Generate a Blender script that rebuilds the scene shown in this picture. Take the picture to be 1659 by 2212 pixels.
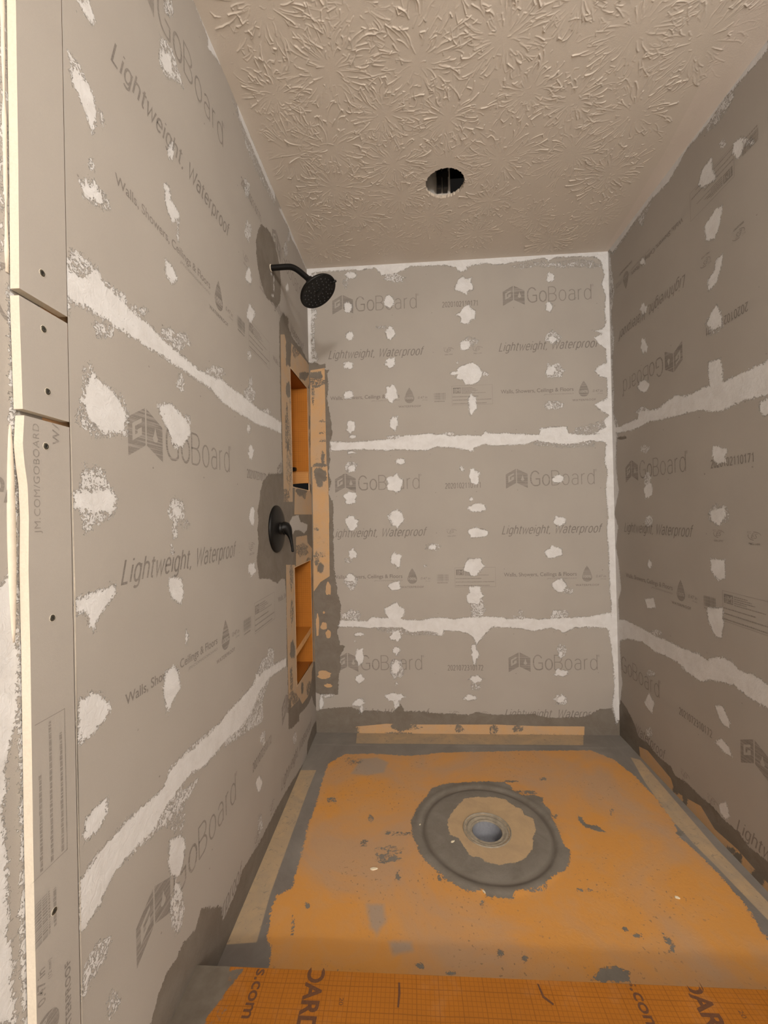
import bpy, bmesh, math, random
import numpy as np
from mathutils import Vector, Matrix

for _o in list(bpy.data.objects):
    bpy.data.objects.remove(_o)
SC = bpy.context.scene
COL = SC.collection

# =====================================================================
# CAMERA, LIGHT, EXPOSURE
# =====================================================================
W, H = 1.518, 2.4027          # shower width, ceiling height above the pan
CAM = (0.5062, -2.1763, 1.1224)
YAW, PITCH, ROLL, FPX = -0.0607, 0.0046, -0.0222, 919.52
_f = Vector((math.sin(YAW)*math.cos(PITCH), math.cos(YAW)*math.cos(PITCH), math.sin(PITCH)))
_r = Vector((math.cos(YAW), -math.sin(YAW), 0)); _u = _r.cross(_f)
_r2 = _r*math.cos(ROLL)+_u*math.sin(ROLL); _u2 = -_r*math.sin(ROLL)+_u*math.cos(ROLL)
cd = bpy.data.cameras.new('camera'); co = bpy.data.objects.new('camera', cd); COL.objects.link(co)
cd.sensor_fit = 'HORIZONTAL'; cd.sensor_width = 36.0; cd.lens = 36.0*FPX/1659.0
cd.clip_start = 0.02
co.matrix_world = Matrix(((_r2.x,_u2.x,-_f.x,CAM[0]),(_r2.y,_u2.y,-_f.y,CAM[1]),(_r2.z,_u2.z,-_f.z,CAM[2]),(0,0,0,1)))
SC.camera = co

wd = bpy.data.worlds.new('world'); SC.world = wd; wd.use_nodes = True
wd.node_tree.nodes['Background'].inputs[0].default_value = (0.5, 0.45, 0.4, 1)
wd.node_tree.nodes['Background'].inputs[1].default_value = 0.02
LIGHT_COL = (1.0, 0.955, 0.91)
for _k, _y in enumerate((-2.34, -2.49, -2.64)):      # three bulbs of the vanity light on the right-hand wall
    ld = bpy.data.lights.new('vanity_bulb', 'POINT'); lo = bpy.data.objects.new('vanity_bulb', ld); COL.objects.link(lo)
    ld.energy = 13.0; ld.color = LIGHT_COL; ld.shadow_soft_size = 0.045
    lo.location = (1.27, _y, 1.89)
ld = bpy.data.lights.new('added_fill_lamp', 'POINT'); lo = bpy.data.objects.new('added_fill_lamp', ld); COL.objects.link(lo)  # added fill lamp behind the camera, evens out the vanity light's falloff
ld.shadow_soft_size = 0.14; ld.energy = 170.0; ld.color = LIGHT_COL
lo.location = (0.90, -4.35, 1.95)
SC.view_settings.view_transform = 'Standard'; SC.view_settings.look = 'None'
SC.view_settings.exposure = 0.0; SC.view_settings.gamma = 1.0
SC.view_settings.use_curve_mapping = False

# =====================================================================
# MEASURED SHAPES (millimetres on each surface; y or x along, z up)
# =====================================================================
FEATURES = {
 'B': [
  ('mud',9,[(-72,2377),(5,2372),(46,2380),(102,2385),(174,2383),(235,2385),(285,2377),(306,2384),(356,2385),(376,2367),(385,2346),(426,2349),(466,2356),(506,2369),(536,2385),(626,2382),(715,2382),(734,2373),(764,2367),(773,2349),(803,2347),(823,2366),(872,2375),(931,2378),(950,2369),(1018,2367),(1047,2375),(1105,2377),(1163,2384),(1202,2388),(1230,2372),(1259,2388),(1355,2386),(1450,2379),(1478,2363),(1491,2342),(1590,2337),(1593,2448),(-70,2468)]),
  ('mud',1.2,[(-41,2406),(49,2390),(44,2319),(40,2218),(47,2167),(35,2117),(32,2046),(34,1975),(52,1929),(21,1915),(-51,1918)]),
  ('mud',9,[(-41,2406),(26,2392),(23,2219),(16,1976),(23,1915),(-51,1918)]),
  ('mud',9,[(1600,2351),(1482,2357),(1499,2288),(1484,2240),(1502,2181),(1495,2113),(1500,2045),(1479,2017),(1431,2014),(1483,1997),(1440,1979),(1458,1949),(1495,1918),(1498,1850),(1455,1833),(1441,1809),(1464,1784),(1496,1772),(1499,1675),(1432,1644),(1460,1618),(1501,1588),(1477,1559),(1486,1530),(1429,1503),(1485,1486),(1484,1452),(1483,1423),(1477,1355),(1490,1316),(1479,1219),(1489,1054),(1569,1053)]),
  ('mud',9,[(1491,1167),(1486,1070),(1479,1022),(1486,925),(1486,828),(1488,731),(1492,605),(1476,509),(1488,431),(1495,344),(1498,248),(1486,151),(1500,74),(1545,74),(1571,1165)]),
  ('mud',-1.0,[(1047,2358),(1201,2374),(1220,2353),(1249,2361),(1354,2370),(1430,2365),(1486,2333),(1448,2325),(1354,2336),(1258,2336),(1162,2351),(1085,2341)]),
  ('mud',9,[(104,1502),(205,1496),(306,1500),(437,1506),(487,1522),(557,1524),(607,1528),(656,1519),(690,1523),(715,1512),(803,1514),(872,1507),(897,1531),(911,1520),(998,1515),(1085,1509),(1162,1502),(1172,1536),(1239,1538),(1297,1541),(1305,1507),(1334,1501),(1381,1495),(1499,1500),(1498,1452),(1418,1464),(1361,1456),(1304,1448),(1228,1456),(1142,1473),(1093,1455),(1026,1455),(948,1455),(880,1462),(831,1444),(801,1435),(753,1446),(654,1459),(595,1441),(535,1443),(476,1450),(396,1447),(255,1457),(154,1455),(103,1454)]),
  ('mud',-1.0,[(1334,1525),(1449,1555),(1487,1559),(1485,1486),(1334,1501)]),
  ('mud',-1.0,[(1123,1469),(1428,1464),(1427,1435),(1285,1434),(1142,1454)]),
  ('mud',9,[(260,2358),(257,2350),(249,2342),(236,2340),(221,2340),(216,2350),(205,2354),(196,2362),(203,2369),(209,2377),(225,2374),(235,2376),(244,2371),(254,2366)]),
  ('mud',-1.0,[(213,2320),(213,2310),(210,2302),(206,2289),(199,2291),(195,2304),(189,2308),(192,2321),(190,2334),(196,2338),(201,2341),(207,2352),(211,2339),(214,2330)]),
  ('mud',1.2,[(512,2329),(494,2322),(492,2310),(466,2310),(443,2310),(429,2319),(402,2324),(403,2335),(402,2346),(420,2354),(446,2351),(466,2351),(480,2344),(491,2338)]),
  ('mud',9,[(851,2270),(853,2250),(830,2246),(819,2226),(798,2235),(782,2244),(759,2254),(762,2275),(771,2291),(781,2307),(798,2319),(818,2305),(846,2312),(841,2285)]),
  ('mud',9,[(831,2356),(817,2352),(818,2344),(804,2344),(791,2343),(785,2350),(778,2354),(774,2359),(767,2367),(783,2368),(791,2374),(806,2374),(820,2370),(822,2362)]),
  ('mud',9,[(858,2121),(858,2100),(836,2095),(825,2076),(803,2076),(783,2085),(786,2110),(763,2126),(785,2139),(792,2155),(806,2168),(828,2173),(840,2153),(862,2143)]),
  ('mud',9,[(1254,2287),(1252,2277),(1246,2271),(1239,2269),(1232,2268),(1222,2267),(1213,2276),(1219,2289),(1222,2298),(1221,2314),(1232,2314),(1241,2312),(1247,2305),(1255,2299)]),
  ('mud',9,[(1243,2141),(1241,2131),(1234,2126),(1230,2113),(1223,2123),(1216,2123),(1209,2130),(1213,2142),(1210,2154),(1215,2166),(1223,2167),(1232,2169),(1235,2157),(1241,2151)]),
  ('mud',9,[(237,2193),(229,2183),(225,2173),(218,2161),(206,2163),(195,2169),(193,2184),(191,2195),(191,2208),(200,2216),(209,2218),(217,2219),(224,2211),(231,2204)]),
  ('mud',9,[(451,2207),(444,2192),(436,2181),(426,2178),(418,2182),(409,2186),(398,2193),(395,2210),(403,2223),(407,2239),(417,2246),(429,2244),(439,2236),(446,2224)]),
  ('mud',9,[(239,2044),(233,2036),(229,2027),(222,2020),(212,2021),(206,2030),(195,2034),(196,2046),(199,2057),(208,2060),(213,2069),(221,2065),(231,2065),(235,2055)]),
  ('mud',9,[(452,2046),(450,2032),(440,2026),(432,2017),(420,2016),(410,2022),(407,2037),(400,2049),(403,2064),(412,2073),(421,2083),(434,2082),(442,2070),(448,2059)]),
  ('mud',-1.0,[(408,2079),(406,2075),(394,2073),(385,2071),(373,2072),(363,2074),(361,2078),(352,2081),(357,2085),(363,2087),(374,2087),(385,2088),(397,2086),(403,2082)]),
  ('mud',9,[(231,1894),(230,1886),(226,1878),(215,1872),(203,1877),(189,1877),(181,1886),(186,1896),(183,1905),(193,1910),(204,1911),(214,1911),(226,1909),(231,1901)]),
  ('mud',9,[(445,1896),(448,1885),(439,1877),(429,1869),(415,1870),(407,1880),(391,1885),(401,1898),(398,1909),(407,1917),(417,1923),(428,1918),(444,1921),(447,1907)]),
  ('mud',9,[(834,1968),(825,1960),(822,1948),(811,1946),(799,1943),(785,1945),(778,1958),(781,1971),(779,1984),(789,1993),(801,1994),(811,1991),(824,1991),(831,1981)]),
  ('mud',-1.0,[(874,1986),(865,1978),(852,1974),(842,1966),(828,1975),(817,1977),(803,1981),(799,1990),(810,1996),(812,2005),(825,2011),(841,2005),(854,2002),(859,1994)]),
  ('mud',1.2,[(1283,1987),(1270,1976),(1266,1960),(1249,1955),(1232,1960),(1221,1970),(1201,1976),(1206,1991),(1211,2002),(1221,2010),(1232,2023),(1249,2016),(1260,2008),(1272,1999)]),
  ('mud',9,[(1260,1978),(1256,1970),(1249,1965),(1243,1958),(1233,1958),(1228,1968),(1220,1972),(1220,1980),(1216,1990),(1224,1997),(1235,1995),(1243,1995),(1249,1991),(1261,1988)]),
  ('mud',9,[(891,1822),(880,1799),(865,1777),(836,1768),(804,1766),(788,1792),(754,1801),(763,1828),(762,1852),(785,1866),(810,1874),(838,1879),(863,1866),(878,1845)]),
  ('mud',9,[(781,1827),(771,1824),(767,1821),(758,1819),(744,1817),(730,1820),(725,1825),(730,1829),(723,1834),(735,1836),(745,1838),(759,1838),(771,1835),(777,1831)]),
  ('mud',1.2,[(918,1816),(916,1812),(912,1806),(898,1808),(888,1808),(874,1808),(875,1814),(863,1819),(868,1824),(878,1827),(888,1827),(900,1830),(913,1827),(913,1821)]),
  ('mud',9,[(768,1882),(768,1880),(766,1879),(764,1879),(761,1878),(758,1878),(759,1881),(758,1883),(757,1885),(759,1887),(761,1887),(764,1886),(767,1886),(769,1885)]),
  ('mud',1.2,[(1296,1820),(1278,1809),(1279,1788),(1254,1792),(1234,1785),(1210,1789),(1200,1807),(1209,1824),(1209,1838),(1212,1857),(1238,1851),(1258,1858),(1274,1848),(1281,1833)]),
  ('mud',9,[(1245,1817),(1243,1808),(1240,1798),(1230,1798),(1222,1798),(1211,1797),(1203,1806),(1199,1819),(1210,1828),(1213,1838),(1223,1841),(1233,1845),(1242,1838),(1252,1831)]),
  ('mud',9,[(227,1740),(232,1729),(219,1726),(211,1718),(199,1720),(185,1721),(180,1732),(177,1742),(184,1749),(188,1758),(201,1759),(213,1763),(223,1756),(226,1747)]),
  ('mud',9,[(456,1736),(458,1715),(441,1708),(431,1690),(415,1692),(406,1711),(390,1718),(396,1738),(399,1753),(402,1773),(418,1774),(434,1787),(446,1769),(453,1753)]),
  ('mud',9,[(854,1666),(859,1641),(847,1636),(840,1626),(828,1607),(819,1625),(818,1648),(817,1667),(811,1694),(821,1709),(831,1722),(841,1705),(853,1707),(856,1685)]),
  ('mud',1.2,[(1279,1645),(1281,1635),(1263,1630),(1246,1627),(1228,1630),(1203,1629),(1192,1638),(1184,1648),(1197,1656),(1204,1666),(1227,1667),(1248,1667),(1267,1662),(1284,1654)]),
  ('mud',9,[(237,1573),(233,1563),(229,1552),(219,1550),(207,1537),(198,1550),(187,1559),(195,1575),(191,1588),(195,1604),(209,1607),(221,1604),(232,1598),(235,1584)]),
  ('mud',9,[(454,1586),(454,1570),(447,1557),(439,1541),(429,1555),(420,1560),(414,1572),(414,1587),(415,1602),(421,1613),(429,1624),(438,1615),(453,1622),(454,1601)]),
  ('mud',9,[(1298,1522),(1290,1514),(1267,1510),(1246,1503),(1218,1511),(1187,1511),(1179,1519),(1162,1526),(1167,1534),(1197,1536),(1218,1539),(1240,1536),(1263,1534),(1274,1528)]),
  ('mud',9,[(245,1522),(237,1520),(232,1517),(225,1516),(217,1517),(207,1517),(201,1520),(205,1524),(206,1527),(208,1530),(216,1533),(226,1531),(233,1529),(243,1527)]),
  ('mud',9,[(231,1442),(237,1438),(226,1437),(216,1437),(206,1435),(193,1436),(190,1440),(190,1444),(195,1446),(200,1448),(206,1452),(218,1450),(231,1450),(229,1445)]),
  ('mud',9,[(572,1447),(575,1444),(564,1442),(556,1441),(544,1441),(534,1443),(530,1446),(528,1448),(518,1453),(535,1453),(544,1455),(556,1454),(568,1453),(571,1450)]),
  ('mud',9,[(836,1439),(838,1435),(835,1431),(825,1431),(816,1430),(811,1434),(808,1437),(802,1440),(804,1443),(809,1446),(817,1446),(826,1447),(834,1445),(842,1442)]),
  ('mud',9,[(487,1390),(488,1380),(476,1377),(468,1375),(459,1373),(453,1379),(440,1381),(438,1391),(446,1398),(453,1403),(461,1405),(469,1406),(476,1402),(484,1398)]),
  ('mud',1.2,[(237,1364),(231,1355),(230,1341),(213,1344),(200,1342),(188,1346),(178,1354),(180,1365),(178,1377),(188,1384),(199,1395),(216,1392),(233,1389),(241,1376)]),
  ('mud',9,[(234,1362),(231,1355),(228,1346),(219,1344),(209,1342),(201,1348),(195,1355),(197,1363),(194,1372),(203,1376),(211,1376),(218,1376),(225,1373),(230,1369)]),
  ('mud',9,[(784,1341),(782,1336),(782,1329),(777,1327),(773,1331),(770,1333),(767,1337),(765,1342),(764,1349),(767,1355),(773,1356),(777,1353),(781,1352),(784,1347)]),
  ('mud',9,[(855,1300),(860,1281),(854,1263),(841,1257),(830,1269),(818,1269),(815,1286),(807,1301),(813,1318),(816,1339),(830,1345),(841,1331),(851,1328),(865,1320)]),
  ('mud',9,[(474,1280),(469,1262),(461,1242),(442,1230),(421,1239),(398,1240),(391,1263),(397,1282),(387,1304),(407,1314),(425,1314),(445,1333),(453,1307),(473,1300)]),
  ('mud',9,[(1280,1275),(1271,1267),(1262,1262),(1253,1258),(1242,1259),(1229,1260),(1224,1268),(1217,1277),(1226,1285),(1232,1292),(1243,1294),(1256,1301),(1268,1294),(1277,1286)]),
  ('mud',9,[(233,1211),(226,1201),(225,1185),(209,1184),(196,1190),(184,1193),(178,1202),(165,1213),(167,1228),(185,1232),(194,1245),(209,1237),(225,1236),(237,1226)]),
  ('mud',9,[(828,1187),(825,1182),(822,1180),(819,1176),(815,1175),(812,1180),(809,1182),(809,1187),(811,1191),(812,1195),(816,1197),(820,1198),(824,1197),(825,1191)]),
  ('mud',9,[(892,1141),(889,1131),(872,1125),(853,1122),(834,1123),(813,1125),(808,1135),(799,1143),(802,1152),(817,1157),(836,1159),(851,1156),(865,1153),(879,1149)]),
  ('mud',9,[(476,1095),(471,1077),(456,1069),(446,1051),(430,1063),(414,1063),(414,1084),(400,1097),(405,1115),(413,1134),(430,1141),(447,1137),(463,1131),(472,1114)]),
  ('mud',9,[(221,1091),(222,1080),(218,1068),(201,1071),(188,1062),(177,1072),(171,1082),(174,1092),(172,1102),(181,1107),(190,1117),(205,1119),(219,1114),(224,1102)]),
  ('mud',9,[(1276,1068),(1281,1059),(1271,1054),(1259,1049),(1246,1052),(1230,1052),(1229,1063),(1226,1070),(1229,1077),(1233,1085),(1245,1091),(1258,1084),(1272,1084),(1282,1078)]),
  ('mud',1.2,[(467,1510),(473,1505),(465,1500),(447,1497),(427,1499),(414,1503),(404,1507),(398,1512),(395,1518),(416,1520),(430,1521),(446,1523),(467,1521),(466,1514)]),
  ('mud',1.2,[(738,1521),(741,1517),(733,1515),(720,1515),(710,1516),(696,1516),(688,1519),(684,1523),(687,1526),(701,1527),(709,1529),(723,1530),(737,1528),(738,1524)]),
  ('mud',9,[(230,1190),(230,1182),(214,1181),(205,1176),(190,1175),(180,1180),(177,1186),(174,1191),(177,1196),(184,1199),(193,1201),(206,1204),(213,1198),(228,1196)]),
  ('mud',9,[(889,1147),(884,1137),(871,1130),(854,1123),(833,1124),(817,1132),(800,1138),(812,1149),(816,1156),(825,1161),(837,1166),(852,1167),(868,1164),(883,1157)]),
  ('mud',9,[(1271,1065),(1273,1055),(1266,1047),(1255,1044),(1244,1047),(1231,1047),(1226,1057),(1219,1066),(1225,1076),(1229,1089),(1242,1094),(1255,1083),(1269,1086),(1277,1076)]),
  ('mud',9,[(235,1075),(238,1061),(227,1052),(216,1041),(198,1038),(188,1052),(180,1064),(174,1076),(175,1091),(184,1104),(201,1108),(215,1103),(228,1098),(244,1091)]),
  ('mud',1.2,[(461,1092),(464,1074),(452,1063),(440,1047),(426,1060),(412,1063),(406,1078),(397,1094),(392,1117),(410,1128),(426,1133),(444,1144),(451,1119),(463,1110)]),
  ('mud',9,[(451,1080),(457,1068),(447,1062),(439,1062),(431,1060),(422,1062),(417,1071),(414,1081),(421,1089),(424,1098),(430,1111),(440,1104),(449,1100),(451,1089)]),
  ('mud',9,[(901,1016),(890,1003),(873,994),(853,995),(836,991),(813,992),(806,1006),(799,1018),(797,1033),(816,1041),(836,1047),(854,1038),(867,1033),(892,1030)]),
  ('mud',9,[(231,921),(228,909),(222,899),(211,900),(202,892),(194,901),(187,910),(192,922),(188,934),(196,940),(203,951),(214,951),(218,938),(225,932)]),
  ('mud',-1.0,[(201,887),(197,882),(195,877),(185,878),(178,878),(170,878),(168,883),(163,887),(161,893),(167,898),(178,897),(185,896),(196,897),(203,893)]),
  ('mud',9,[(452,888),(451,874),(450,853),(436,845),(425,861),(415,864),(406,873),(406,889),(403,906),(415,915),(424,929),(436,917),(448,917),(460,907)]),
  ('mud',9,[(635,949),(633,944),(632,937),(622,936),(614,936),(605,938),(599,943),(593,950),(602,956),(605,962),(614,963),(623,965),(633,963),(634,955)]),
  ('mud',-1.0,[(660,949),(644,943),(645,932),(626,932),(609,931),(593,934),(579,941),(589,950),(584,959),(600,962),(611,967),(626,967),(637,961),(649,957)]),
  ('mud',9,[(1261,914),(1262,898),(1242,893),(1228,885),(1210,883),(1190,887),(1177,900),(1172,916),(1189,927),(1200,935),(1210,951),(1227,938),(1244,937),(1259,929)]),
  ('mud',9,[(585,854),(586,852),(581,851),(578,850),(574,850),(572,852),(569,853),(568,854),(569,856),(572,857),(575,858),(578,857),(581,856),(584,855)]),
  ('mud',9,[(880,847),(859,830),(848,816),(833,797),(809,798),(796,817),(773,825),(772,848),(783,867),(792,886),(814,886),(832,886),(858,889),(864,866)]),
  ('mud',1.2,[(227,776),(223,762),(214,752),(205,732),(189,736),(180,753),(173,763),(157,777),(166,794),(172,814),(192,807),(206,817),(216,802),(233,795)]),
  ('mud',9,[(221,796),(214,788),(214,776),(199,780),(190,780),(177,779),(177,789),(175,797),(173,806),(178,814),(189,821),(202,819),(207,809),(219,806)]),
  ('mud',9,[(448,753),(454,740),(439,735),(429,730),(418,734),(401,730),(395,742),(386,754),(396,765),(408,771),(418,776),(430,777),(447,779),(447,763)]),
  ('mud',9,[(1280,743),(1272,733),(1267,720),(1253,711),(1235,711),(1224,723),(1216,733),(1206,744),(1207,759),(1222,768),(1236,776),(1256,781),(1265,764),(1275,756)]),
  ('mud',1.2,[(1307,719),(1308,712),(1299,708),(1291,705),(1282,707),(1272,707),(1266,713),(1269,719),(1272,724),(1276,728),(1283,731),(1293,734),(1298,728),(1306,725)]),
  ('mud',9,[(872,699),(852,682),(851,656),(831,655),(816,661),(797,659),(782,675),(783,700),(797,716),(795,747),(817,745),(834,751),(852,742),(855,718)]),
  ('mud',1.2,[(875,630),(867,612),(857,598),(846,574),(827,582),(805,582),(807,613),(799,631),(805,650),(806,680),(827,689),(849,691),(864,671),(868,648)]),
  ('mud',1.2,[(243,605),(234,596),(231,584),(210,582),(192,585),(170,585),(147,592),(141,606),(158,617),(177,623),(189,636),(210,627),(232,627),(236,615)]),
  ('mud',9,[(466,614),(458,594),(443,581),(427,566),(403,556),(387,578),(380,596),(369,614),(365,640),(390,649),(407,664),(431,670),(445,648),(467,638)]),
  ('mud',1.2,[(1279,597),(1273,589),(1275,572),(1251,572),(1231,573),(1206,573),(1198,586),(1195,598),(1205,608),(1210,621),(1233,620),(1252,623),(1274,620),(1285,609)]),
  ('mud',1.2,[(1059,614),(1061,608),(1057,604),(1052,605),(1046,600),(1044,607),(1041,610),(1041,614),(1040,619),(1043,623),(1047,627),(1052,623),(1058,623),(1058,618)]),
  ('mud',9,[(258,507),(257,503),(247,501),(240,497),(229,500),(215,499),(211,503),(206,507),(208,512),(217,515),(227,518),(241,518),(249,514),(256,511)]),
  ('mud',9,[(446,499),(448,488),(439,479),(429,467),(415,478),(400,477),(390,486),(387,499),(401,508),(399,525),(416,523),(430,530),(443,522),(448,510)]),
  ('mud',1.2,[(666,513),(660,507),(657,500),(647,498),(637,497),(629,501),(621,506),(626,513),(624,520),(633,522),(638,530),(649,530),(658,527),(658,518)]),
  ('mud',9,[(442,424),(437,416),(433,409),(427,397),(417,398),(412,409),(402,413),(402,425),(407,434),(410,444),(419,444),(427,444),(432,438),(442,435)]),
  ('mud',9,[(257,395),(252,375),(246,360),(237,354),(227,345),(220,361),(213,374),(209,395),(215,414),(220,434),(231,430),(239,435),(250,437),(250,411)]),
  ('mud',9,[(823,433),(827,424),(820,421),(815,415),(809,415),(802,416),(800,425),(799,433),(803,440),(803,450),(810,454),(817,453),(823,451),(826,442)]),
  ('mud',9,[(839,404),(834,384),(825,378),(821,354),(811,352),(806,375),(803,389),(800,404),(804,419),(807,435),(814,437),(821,439),(826,429),(834,422)]),
  ('mud',9,[(216,473),(215,472),(213,471),(211,469),(208,469),(206,470),(205,472),(204,473),(205,475),(207,476),(209,476),(211,477),(214,477),(216,475)]),
  ('mud',1.2,[(1269,427),(1267,412),(1261,399),(1251,392),(1241,394),(1234,405),(1227,413),(1225,427),(1225,443),(1233,453),(1243,456),(1251,452),(1259,449),(1263,438)]),
  ('mud',9,[(1256,403),(1251,396),(1249,388),(1244,382),(1238,386),(1235,391),(1229,394),(1229,403),(1232,410),(1234,416),(1239,417),(1244,418),(1249,417),(1251,409)]),
  ('mud',1.2,[(455,330),(457,305),(443,288),(423,289),(404,276),(396,302),(387,313),(387,330),(389,345),(391,368),(407,380),(425,374),(444,371),(450,349)]),
  ('mud',9,[(438,335),(435,320),(426,312),(420,303),(410,302),(400,304),(399,322),(397,335),(394,352),(406,356),(412,369),(420,364),(431,364),(436,350)]),
  ('mud',9,[(256,280),(250,271),(242,265),(235,256),(222,256),(215,265),(205,270),(209,280),(207,289),(217,293),(224,302),(236,305),(245,297),(246,287)]),
  ('mud',9,[(427,255),(426,252),(423,250),(420,249),(417,248),(415,250),(411,252),(412,255),(413,258),(415,260),(418,262),(421,264),(423,261),(425,258)]),
  ('mud',9,[(863,278),(846,271),(841,264),(828,262),(813,258),(801,263),(798,271),(782,278),(794,285),(799,294),(815,296),(831,300),(839,289),(848,285)]),
  ('mud',-1.0,[(839,241),(842,231),(832,225),(823,223),(812,221),(801,222),(796,232),(795,241),(796,251),(803,258),(814,261),(824,261),(830,255),(839,250)]),
  ('mud',9,[(1272,310),(1270,303),(1263,295),(1247,291),(1232,295),(1217,296),(1202,301),(1211,310),(1213,317),(1214,327),(1230,332),(1246,325),(1257,322),(1274,319)]),
  ('mud',9,[(464,186),(445,179),(441,170),(421,168),(402,167),(379,167),(369,176),(356,185),(362,196),(381,203),(400,209),(422,203),(442,202),(452,194)]),
  ('mud',9,[(428,156),(432,143),(425,138),(420,129),(412,127),(405,133),(404,146),(400,156),(401,168),(410,171),(414,182),(421,182),(426,174),(428,165)]),
  ('mud',9,[(820,185),(824,177),(807,174),(794,172),(779,169),(767,173),(755,178),(755,185),(761,191),(772,194),(779,202),(796,201),(806,195),(818,192)]),
  ('mud',1.2,[(1265,179),(1267,165),(1256,154),(1241,154),(1229,154),(1216,156),(1214,169),(1200,179),(1216,188),(1218,201),(1231,203),(1243,207),(1251,196),(1259,190)]),
  ('mud',9,[(1259,177),(1252,169),(1249,160),(1241,160),(1234,159),(1228,162),(1217,165),(1221,177),(1224,186),(1229,191),(1235,195),(1244,204),(1251,197),(1258,189)]),
  ('mud',9,[(254,155),(243,147),(235,142),(225,138),(213,140),(203,142),(188,145),(188,155),(198,161),(202,168),(212,177),(228,177),(241,172),(250,164)]),
  ('mud',9,[(244,120),(243,110),(241,100),(237,99),(234,102),(230,103),(228,109),(228,120),(229,128),(231,136),(234,142),(239,148),(241,138),(245,132)]),
  ('mud',9,[(42,159),(39,144),(36,132),(30,126),(25,121),(19,125),(15,140),(17,159),(19,172),(23,180),(26,196),(32,190),(35,180),(39,173)]),
  ('mud',1.2,[(90,192),(94,189),(83,186),(67,185),(51,184),(41,187),(21,188),(31,192),(27,195),(36,199),(51,200),(68,200),(86,199),(94,196)]),
  ('mud',1.2,[(1513,93),(1513,80),(1511,65),(1507,56),(1504,65),(1499,61),(1498,78),(1497,93),(1498,110),(1500,127),(1505,126),(1509,131),(1513,124),(1515,111)]),
  ('mud',1.2,[(1081,584),(1081,579),(1071,573),(1054,571),(1036,574),(1019,575),(1005,579),(1009,585),(1014,589),(1013,597),(1037,594),(1054,597),(1068,594),(1073,589)]),
  ('mud',9,[(124,551),(139,581),(276,575),(301,597),(366,589),(407,599),(476,579),(555,578),(595,590),(684,590),(713,582),(782,591),(880,595),(957,590),(986,580),(1102,584),(1140,577),(1207,583),(1312,587),(1369,589),(1407,596),(1492,610),(1499,499),(1462,533),(1387,538),(1311,534),(1263,510),(1197,535),(1110,518),(1053,531),(985,536),(908,541),(858,492),(828,453),(809,492),(780,512),(722,521),(668,525),(652,498),(623,513),(574,523),(494,514),(455,539),(365,542),(285,537),(225,545),(134,546)]),
  ('mud',-1.0,[(325,535),(653,528),(653,503),(494,504),(355,520)]),
  ('thn',9,[(-20,1932),(21,1925),(36,1914),(61,1901),(87,1907),(92,1892),(73,1877),(104,1871),(96,1851),(100,1790),(93,1730),(102,1659),(111,1608),(115,1547),(104,1507),(97,1447),(102,1406),(90,1346),(104,1295),(88,1235),(107,1184),(110,1083),(-38,1086)]),
  ('thn',9,[(-56,1205),(112,1200),(108,999),(110,848),(122,727),(141,656),(134,576),(118,516),(132,455),(157,445),(130,395),(134,335),(123,295),(116,199),(24,199),(-16,214)]),
  ('org',9,[(8,1875),(83,1884),(82,1609),(82,1381),(-1,1374)]),
  ('org',9,[(7,1373),(86,1378),(90,1245),(90,1083),(5,1085)]),
  ('org',9,[(7,1203),(89,1201),(86,808),(37,778),(1,728)]),
  ('org',9,[(90,742),(90,728),(88,710),(79,716),(73,711),(66,713),(62,727),(65,743),(65,756),(69,767),(74,783),(81,775),(86,766),(91,757)]),
  ('org',1.2,[(65,551),(67,542),(62,535),(54,533),(46,532),(38,534),(31,541),(32,551),(38,558),(40,567),(47,572),(54,569),(63,568),(65,559)]),
  ('org',9,[(86,511),(85,501),(82,491),(75,488),(68,488),(62,493),(61,503),(57,511),(59,521),(66,524),(69,534),(75,529),(81,527),(85,520)]),
  ('org',1.2,[(26,557),(23,532),(22,501),(17,502),(14,498),(10,500),(10,534),(8,557),(9,588),(14,593),(16,621),(20,618),(23,603),(26,585)]),
  ('org',1.2,[(78,300),(80,291),(71,284),(56,279),(36,277),(20,282),(8,290),(18,300),(15,308),(19,318),(37,323),(57,321),(68,314),(85,309)]),
  ('org',1.2,[(89,244),(87,240),(82,236),(71,234),(60,233),(53,237),(47,240),(43,244),(46,249),(56,250),(60,256),(71,253),(80,252),(81,248)]),
  ('org',1.2,[(59,622),(57,619),(55,616),(53,613),(51,615),(48,615),(46,618),(45,622),(47,625),(49,627),(51,629),(53,629),(55,626),(56,625)]),
  ('th2',9,[(70,1847),(74,1836),(64,1827),(42,1829),(27,1830),(12,1834),(-3,1840),(-4,1850),(6,1857),(10,1866),(27,1867),(42,1865),(63,1866),(63,1855)]),
  ('th2',1.2,[(95,1810),(83,1804),(72,1797),(40,1799),(12,1795),(0,1805),(-35,1808),(-28,1815),(-11,1820),(-3,1825),(13,1833),(44,1829),(70,1825),(90,1818)]),
  ('th2',9,[(72,1417),(71,1401),(70,1381),(65,1372),(61,1386),(55,1380),(54,1400),(54,1418),(56,1431),(58,1447),(62,1456),(66,1454),(69,1445),(74,1438)]),
  ('th2',9,[(82,1381),(86,1376),(69,1374),(57,1371),(44,1373),(31,1375),(10,1377),(13,1383),(18,1388),(26,1393),(42,1395),(58,1394),(71,1390),(76,1386)]),
  ('th2',1.2,[(26,1753),(25,1728),(22,1718),(20,1691),(16,1701),(14,1713),(12,1730),(11,1753),(14,1775),(15,1807),(19,1809),(22,1797),(24,1789),(28,1783)]),
  ('th2',9,[(79,1326),(82,1303),(64,1297),(56,1270),(39,1269),(25,1286),(25,1311),(17,1328),(14,1352),(28,1367),(43,1367),(56,1368),(66,1356),(80,1347)]),
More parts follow.
